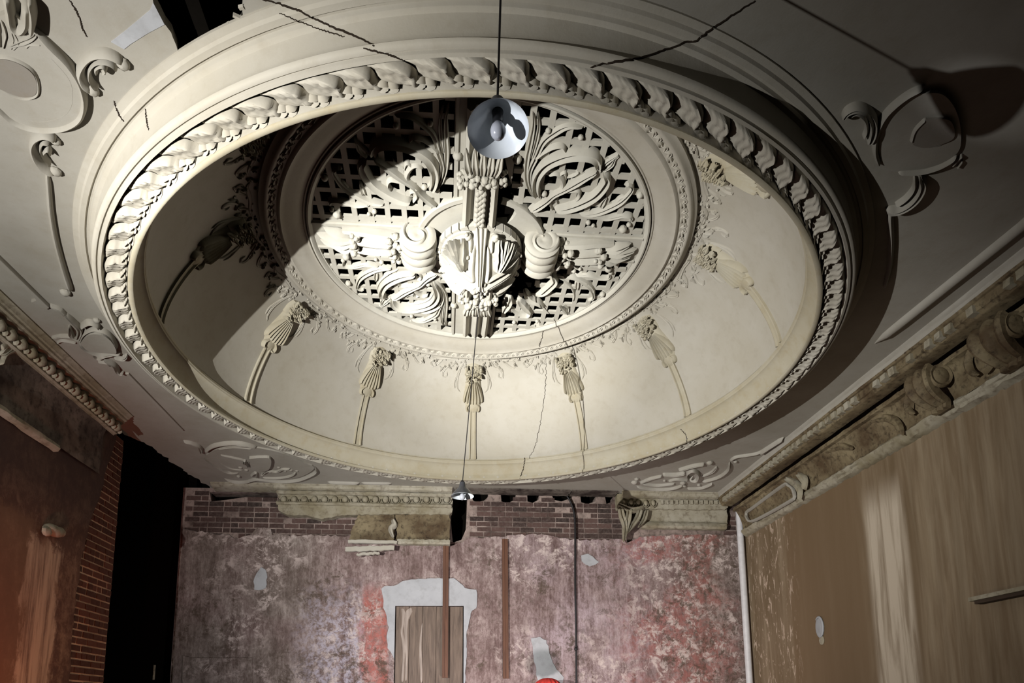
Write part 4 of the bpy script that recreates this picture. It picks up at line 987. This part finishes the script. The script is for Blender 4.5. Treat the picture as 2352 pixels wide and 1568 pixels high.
# left cornice: mouldings, egg row, stained cove, broken picture rail
cl = thing('cornice', (XL+.1, 4.0, 4.9), 'plaster cornice with a row of egg mouldings along the left wall', 'cornice')
extrude_y([(-3.66, 5.05), (-3.66, 5.025), (-3.685, 5.015), (-3.70, 4.99), (-3.72, 4.985), (-3.725, 4.965), (-3.745, 4.955), (-3.75, 4.935), (-3.765, 4.93), (-3.79, 4.92)], 0.4, 7.66, 30).build('top_moulding', M_MOULD, cl)
extrude_y([(-3.79, 4.925), (-3.815, 4.90), (-3.82, 4.84), (-3.80, 4.805), (-3.80, 4.79), (-3.83, 4.785), (-3.84, 4.77)], 0.4, 7.62, 30).build('egg_bed', M_MOULD, cl)
m2 = MB(); m2.blob((0, 0, 0), (.056, .062, .064), None, 12, 8); egg = m2.build('egg', M_MOULD, link=False, origin=(0, 0, 0)).data
m2 = MB(); m2.box((0, 0, 0), (.04, .022, .085)); m2.blob((.012, 0, -.03), (.03, .016, .03), None, 6, 4); dart = m2.build('dart', M_MOULD, link=False, origin=(0, 0, 0)).data
y = 4.2
while y < 7.58:
    child('egg', egg, cl, Vector((-3.797, y, 4.862))-cl.location, (0, D_(-20), 0)); child('dart', dart, cl, Vector((-3.797, y+.073, 4.855))-cl.location); y += .146
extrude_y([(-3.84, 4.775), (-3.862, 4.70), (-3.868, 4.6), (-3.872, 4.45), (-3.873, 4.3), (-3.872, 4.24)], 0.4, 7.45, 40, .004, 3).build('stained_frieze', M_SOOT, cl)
m2 = extrude_y([(-3.875, 4.25), (-3.845, 4.235), (-3.835, 4.20), (-3.85, 4.175), (-3.89, 4.165)], 0.4, 6.62, 60, .006, 4); m2.build('picture_rail', M_MOULD, cl)
m2 = MB()
stroke(m2, [(0, 815), (20, 795), (28, 800), (45, 812), (55, 815)], [.02, .04, .03, .02], .03, LEAF, nrm=Vector((1, 0, 0)), x=-3.86); stroke(m2, [(0, 800), (12, 790), (20, 800)], [.03, .05, .02], .03, ROUND, nrm=Vector((1, 0, 0)), x=-3.86); stroke(m2, [(0, 838), (10, 815), (30, 805)], [.01, .02, .02], .03, ROUND, nrm=Vector((1, 0, 0)), x=-3.86)
m2.build('frieze_spray', M_MOULD, cl)
# dangling lump of plaster on the left wall
t = thing('plaster_lump', at(122, 1218, x=XL+.03), 'loose lump of pale plaster hanging from the ochre left wall', 'plaster lump')
m2 = MB(); q = [(105, 1208), (125, 1204), (148, 1212), (150, 1224), (140, 1235), (120, 1233), (106, 1240), (102, 1225)]
m2.blob(t.location, (.05, .16, .06), None, 9, 6); m2.blob(t.location+Vector((.01, -.12, -.04)), (.035, .07, .05), None, 7, 5); m2.blob(t.location+Vector((.0, .12, .02)), (.03, .09, .05), None, 7, 5)
m2.build('lump', M_MOULD, t)

# right cornice: soffit, worn dentils, dark gap, frieze with consoles, lower moulding
cr = thing('cornice', (XR-.1, 5.0, 4.8), 'grimy plaster cornice with dentils and scrolled consoles along the right wall', 'cornice')
extrude_y([(4.33, 5.05), (4.33, 5.03), (4.345, 5.015), (4.36, 5.005), (4.365, 4.985), (4.37, 4.975)], 2.0, 10.05, 40, .002, 1).build('top_moulding', M_CEIL, cr)
extrude_y([(4.37, 4.975), (4.38, 4.955), (4.40, 4.95), (4.41, 4.88), (4.43, 4.875), (4.445, 4.855), (4.46, 4.85), (4.60, 4.85)], 2.0, 10.05, 60, .003, 2).build('dentil_bed', M_GRIME, cr)
m2 = MB(); m2.box((0, 0, 0), (.06, .075, .075)); dn = m2.build('dentil', M_MOULD, link=False, smooth=False, origin=(0, 0, 0)).data
y = 4.2
while y < 9.95:
    if not (5.4 < y < 6.4 and random.random() < .35) and not (y < 5.4 and random.random() < .5):
        child('dentil', dn, cr, Vector((4.405, y, 4.90))-cr.location, (random.uniform(-.08, .08), random.uniform(-.15, .15), 0), (1, random.uniform(.85, 1.05), random.uniform(.8, 1.05)))
    y += .125
extrude_y([(4.60, 4.80), (4.60, 4.77), (4.585, 4.765), (4.59, 4.745), (4.64, 4.74), (4.655, 4.72), (4.69, 4.65), (4.72, 4.58), (4.74, 4.50), (4.745, 4.47), (4.735, 4.44)], 2.0, 9.98, 80, .004, 3).build('frieze', M_GRIME, cr)
extrude_y([(4.735, 4.445), (4.715, 4.43), (4.72, 4.40), (4.745, 4.385), (4.755, 4.36), (4.79, 4.345), (4.84, 4.34)], 3.0, 10.02, 110, .012, 4).build('lower_moulding', M_MOULD, cr)
RN = Vector((-1, 0, 0.25)).normalized()
# framed panel at the corner end
m2 = MB(); stroke(m2, [(1722, 1172), (1800, 1115), (1812, 1115), (1822, 1122), (1826, 1138), (1818, 1150), (1735, 1195), (1718, 1192), (1715, 1178), (1724, 1170)], .016, .03, FLAT, n=50, nrm=RN, x=4.68); m2.build('panel_frame', M_CEIL, cr)
m2 = MB(); stroke(m2, [(1806, 1098), (1830, 1112), (1840, 1130), (1838, 1150)], [.03, .05, .05, .02], .05, LEAF, nrm=RN, x=4.67); stroke(m2, [(1835, 1088), (1850, 1105), (1850, 1125)], [.03, .06, .03], .05, LEAF, nrm=RN, x=4.67); m2.build('panel_leaf', M_MOULD, cr)
for (px, py, sc_) in ((2140, 890, 1.0), (2300, 765, 1.15), (2455, 640, 1.2)):
    p = at(px, py, x=4.58); m2 = MB(); k = sc_
    # console: a big roll at the top, narrowing to a small roll at the foot
    path = [Vector((4.50, p.y, 4.74)), Vector((4.47, p.y, 4.68)), Vector((4.50, p.y, 4.58)), Vector((4.58, p.y, 4.50)), Vector((4.66, p.y, 4.44)), Vector((4.66, p.y, 4.37))]
    c_ = catmull(path, 18); nn = []
    for i in range(18):
        tt = (c_[min(17, i+1)]-c_[max(0, i-1)]).normalized(); nn.append(Vector((tt.z, 0, -tt.x)) if Vector((tt.z, 0, -tt.x)).x < 0 else -Vector((tt.z, 0, -tt.x)))
    sweep(m2, c_, nn, [.15*k, .15*k, .12*k, .10*k, .09*k], [.07, .08, .07, .05], FLUTE)
    for s in (-1, 1):
        prof = [(0, .03), (.05, .035), (.08, .02), (.105, .03), (.115, .0)]
        rows = [[(4.565+r*math.cos(2*PI*i/24), p.y+s*(.13*k+h_), 4.655+r*math.sin(2*PI*i/24)) for r, h_ in prof] for i in range(24)]
        m2.grid(rows, cu=True)
    cons = m2.build('console', M_GRIME, cr)
    m2 = MB(); q = [Vector((4.47, p.y+.32+.10*math.cos(a)*k, 4.62+.11*math.sin(a)*k)) for a in np.linspace(-1.3, 2.6, 16)]
    q = [Vector((4.66-.02*i/15, v.y, v.z)) for i, v in enumerate(q)]
    sweep(m2, q, RN, [.02, .035, .04, .02], .05, ROUND); m2.build('frieze_scroll', M_GRIME, cons, origin=cr.location)
for px in ([(1990, 985), (2010, 965), (2040, 960), (2065, 975), (2075, 1000)], [(2045, 925), (2075, 905), (2092, 915), (2095, 945)], [(1900, 1040), (1930, 1025), (1960, 1030)], [(2220, 820), (2255, 790), (2275, 800), (2278, 835), (2262, 860)], [(2230, 800), (2250, 775), (2290, 790), (2300, 830)]):
    m2 = MB(); stroke(m2, px, [.02, .04, .045, .02], .045, LEAF, nrm=RN, x=4.68); m2.build('frieze_relief', M_GRIME, cr)

# back cornice: what is left of it
YF = 10.04
def bq(px, py, y=YF): q = at(px, py, y=y); return q
cbt = thing('cornice', (0, YF, 4.98), 'thin plaster moulding where ceiling meets the back wall', 'cornice')
zt = 5.045
for xa, xb, drop_, sd in ((-3.55, -2.62, .05, 1), (-2.62, .10, .075, 2), (2.78, 4.36, .085, 3)):
    extrude_x([(9.93, zt), (9.93, zt-.02), (9.95, zt-.03), (9.96, zt-drop_+.01), (9.985, zt-drop_), (10.02, zt-drop_-.01), (10.20, zt-drop_-.02)], xa, xb, 24, .004, sd).build('moulding_length', M_MOULD, cbt)
for xa, xb in ((.16, 1.95), (1.98, 2.72)):
    extrude_x([(9.95, zt), (9.95, zt-.02), (9.97, zt-.028), (10.20, zt-.03)], xa, xb, 30, .004, 7).build('moulding_length', M_SOOT, cbt)
def frag(px_outline, y, th, name, mat, parent, seed=2):
    q = ragged([Vector((v.x, v.z)) for v in (at(a, b, y=y) for a, b in px_outline+px_outline[:1])], .04, .010, seed)[:-1]
    return plate([q], lambda p: inpoly(p, q), lambda p: Vector((p.x, y, p.y)), (0, -1, 0), th).build(name, mat, parent, smooth=False)
f1 = thing('cornice_fragment', bq(840, 1165), 'broken length of egg-and-dart cornice left of the far lamp, over the back wall', 'cornice')
frag([(638, 1124), (1040, 1128), (1038, 1176), (1032, 1182), (905, 1180), (820, 1182), (780, 1184), (740, 1192), (700, 1182), (660, 1182), (640, 1172)], 10.06, .14, 'backing', M_MOULD, f1)
extrude_x([(10.0, 4.95), (9.995, 4.92), (10.01, 4.905), (10.06, 4.90)], -2.58, .09, 40, .004, 11).build('fillet', M_MOULD, f1)
extrude_x([(10.06, 4.80), (10.02, 4.79), (10.0, 4.765), (10.02, 4.74), (10.06, 4.735)], -2.58, .09, 60, .006, 12).build('lower_bead', M_MOULD, f1)
m2 = MB(); m2.blob((0, 0, 0), (.052, .05, .058), None, 10, 7); eg2 = m2.build('egg', M_MOULD, link=False, origin=(0, 0, 0)).data
m2 = MB()
rows = [[Vector((r*math.cos(a), y_, r*1.15*math.sin(a))) for r, y_ in ((.058, 0), (.062, -.03), (.07, -.03), (.076, 0))] for a in np.linspace(PI, 2*PI, 11)]
m2.grid(rows); cup = m2.build('egg_cup', M_MOULD, link=False, origin=(0, 0, 0)).data
for k in range(17):
    p = bq(652+23.4*k, 1147, 10.05); 
    child('egg', eg2, f1, p-f1.location); child('egg_cup', cup, f1, p-f1.location)
f2 = thing('cornice_fragment', bq(970, 1215), 'square mossy plaster block hanging under the egg-and-dart cornice, above the door', 'cornice')
frag([(908, 1181), (1032, 1181), (1034, 1200), (1032, 1240), (910, 1240), (912, 1205)], 10.08, .12, 'block', M_GRIME, f2, 3)
extrude_x([(10.08, at(970, 1238, y=10.08).z), (10.04, at(970, 1240, y=10.08).z), (10.03, at(970, 1246, y=10.08).z), (10.05, at(970, 1250, y=10.08).z), (10.16, at(970, 1250, y=10.08).z)], bq(912, 1240).x, bq(1034, 1240).x, 30, .005, 5).build('sill_moulding', M_MOULD, f2)
f3 = thing('cornice_fragment', bq(850, 1225), 'slipped piece of pale cornice left of the mossy block, split into layers', 'cornice')
frag([(824, 1180), (905, 1180), (906, 1205), (904, 1240), (800, 1242), (808, 1215)], 10.10, .10, 'block', M_GRIME, f3, 4)
for (pa, pb, hh) in (((800, 1244), (912, 1246), .05), ((794, 1262), (906, 1258), .07), ((820, 1274), (872, 1270), .035)):
    m2 = MB(); a, b = bq(*pa, y=10.03), bq(*pb, y=10.03)
    sweep(m2, [a.lerp(b, i/14)+Vector((0, 0, random.uniform(-.008, .008))) for i in range(15)], Vector((0, -1, 0)), [hh*.5, hh*.6, hh*.55, hh*.5], .04, FLAT); m2.build('layer', M_PL, f3)
m2 = MB(); stroke(m2, [(902, 1192), (906, 1205), (898, 1215), (904, 1235)], [.03, .05, .04, .02], .05, LEAF, nrm=Vector((0, -1, 0)), y=10.06); m2.build('torn_edge', M_PL, f3)
f4 = thing('cornice_fragment', bq(1560, 1185), 'cornice stub with dentils and a hanging leaf bracket at the back right corner', 'cornice')
frag([(1418, 1134), (1672, 1138), (1672, 1165), (1665, 1170), (1420, 1168)], 10.06, .14, 'backing', M_MOULD, f4, 6)
frag([(1470, 1168), (1670, 1168), (1672, 1208), (1480, 1206), (1470, 1190)], 10.12, .08, 'frieze', M_MOULD, f4, 7)
extrude_x([(10.12, at(1570, 1200, y=10.1).z+.02), (10.08, at(1570, 1205, y=10.1).z+.02), (10.07, at(1570, 1212, y=10.1).z+.02), (10.10, at(1570, 1216, y=10.1).z+.02), (10.2, at(1570, 1216, y=10.1).z+.02)], bq(1475, 1210).x, bq(1672, 1210).x, 30, .004, 9).build('sill_moulding', M_MOULD, f4)
for k in range(14):
    p = bq(1520+11.3*k, 1154, 10.05); child('dentil', dn, f4, p-f4.location, (0, 0, PI/2), (.9, .55, .8))
for k in range(5):
    p = bq(1432+17*k, 1155, 10.04); child('egg', eg2, f4, p-f4.location, (0, 0, 0), (.75, .8, .95)); child('egg_cup', cup, f4, p-f4.location, (0, 0, 0), (.75, 1, .95))
m2 = MB()
for px, w_ in (([(1424, 1165), (1428, 1185), (1434, 1205), (1436, 1235)], [.04, .05, .04, .012]), ([(1445, 1168), (1442, 1190), (1436, 1215), (1432, 1245)], [.04, .06, .05, .012]), ([(1470, 1170), (1464, 1190), (1452, 1208), (1440, 1225)], [.04, .05, .04, .012]), ([(1418, 1160), (1450, 1172), (1480, 1165)], [.03, .05, .03]), ([(1484, 1172), (1478, 1195), (1465, 1212)], [.03, .04, .01])):
    stroke(m2, px, w_, .09, LEAF, nrm=Vector((0, -1, 0)), y=10.06)
m2.build('leaf_bracket', M_MOULD, f4)

# ------------------------------------------------------------------ loose fittings
def batten(px0, px1, py0, py1, label):
    a = at(px0, py0, y=YB-.03); b = at(px1, py1, y=YB-.03)
    t = thing('wooden_batten', (a.x, YB-.03, b.z), label, 'batten')
    m_ = MB(); c = (a+b)/2; m_.box((c.x, YB-.033, c.z), (.088, .05, (a-b).length)); m_.build('strip', M_BATTEN, t, smooth=False)
    m_ = MB(); m_.box((c.x-.02, YB-.062, c.z), (.022, .016, (a-b).length-.02)); m_.build('cover_strip', M_BATTEN, t, smooth=False)
    return t
batten(1025, 1021, 1252, 1556, 'brown wooden batten running down in front of the boarded door')
batten(1161, 1160, 1238, 1558, 'brown wooden batten on the peeling wall right of the doorway')
t = thing('hanging_cable', bq(1322, 1300, YB-.04), 'black cable dangling down the peeling back wall from the joist pockets', 'cable')
m2 = MB(); q = catmull(pxf([(1303, 1140), (1310, 1152), (1318, 1175), (1321, 1215), (1321, 1330), (1323, 1450), (1324, 1568), (1326, 1640)], y=YB-.05), 60)
m2.grid([[p+Vector((.016*math.cos(a), .016*math.sin(a), 0)) for a in np.linspace(0, 2*PI, 9)[:-1]] for p in q], cv=True); m2.build('cable', M_WIRE, t)
m2 = MB(); m2.blob(bq(1323, 1490, YB-.05), (.03, .03, .035)); m2.build('cable_joint', M_WIRE, t)
t = thing('drain_pipe', (4.72, 10.08, 0), 'pale painted pipe standing in the back right corner', 'pipe')
m2 = MB(); a, b = at(1697, 1172, y=10.09), at(1722, 1568, y=10.09); b = a.lerp(b, (a.z-.02)/(a.z-b.z))
m2.grid([[a.lerp(b, i/6)+Vector((.052*math.cos(u), .052*math.sin(u), 0)) for u in np.linspace(0, 2*PI, 17)[:-1]] for i in range(7)], cv=True); m2.build('pipe', M_PIPE, t)
t = thing('red_lampshade', bq(1258, 1575, 9.6), 'ribbed red dome-shaped top just rising above the bottom edge', 'lampshade')
m2 = MB(); p = bq(1258, 1556, 9.6); rr = .21
rows = []
for i in range(64):
    a = 2*PI*i/64; k = 1+.05*(1 if i % 4 < 2 else -1)
    rows.append([(p.x+rr*k*s*math.cos(a), p.y+rr*k*s*math.sin(a), p.z-.17*(1-math.sqrt(max(0, 1-s*s)))) for s in (.02, .3, .55, .75, .9, .98, 1.0)])
m2.grid(rows, cu=True); m2.build('ribbed_cover', M_RED, t)
m2 = MB(); m2.box((p.x, p.y, (p.z-.05)/2), (.03, .03, p.z-.05)); m2.build('stand', M_WIRE, t, smooth=False)
t = thing('wall_ledge', at(2300, 1362, x=XR-.08), 'thin pale ledge sticking out of the stained right wall', 'ledge')
a, b = at(2235, 1368, x=XR-.08), at(2480, 1336, x=XR-.08)
m2 = MB(); c = (a+b)/2; m2.box((XR-.06, c.y, c.z), (.14, (a-b).length, .035)); m2.build('ledge_board', M_MOULD, t, smooth=False)
m2 = MB(); m2.box((XR-.05, c.y, c.z-.03), (.09, (a-b).length-.05, .03)); m2.build('ledge_moulding', M_TIMBER, t, smooth=False)
p = at(1883, 1440, x=XR-.005)
t = thing('plaster_patch', p, 'pale oval filler patch on the brown right wall', 'patch')
m2 = MB(); m2.blob(p, (.012, .10, .14), None, 18, 8); m2.build('filler', M_WHITE, t)
m2 = MB(); q = [p+Vector((-.012, .085*math.cos(a), .13*math.sin(a))) for a in np.linspace(.8, 4.6, 20)]; sweep(m2, q, Vector((-1, 0, 0)), [.006, .018, .022, .012], .012, ROUND); m2.build('rim', M_WHITE, t)
m2 = MB(); m2.blob(p+Vector((0, -.02, -.17)), (.008, .06, .06), None, 10, 6); m2.build('drip', M_MOULD, t)
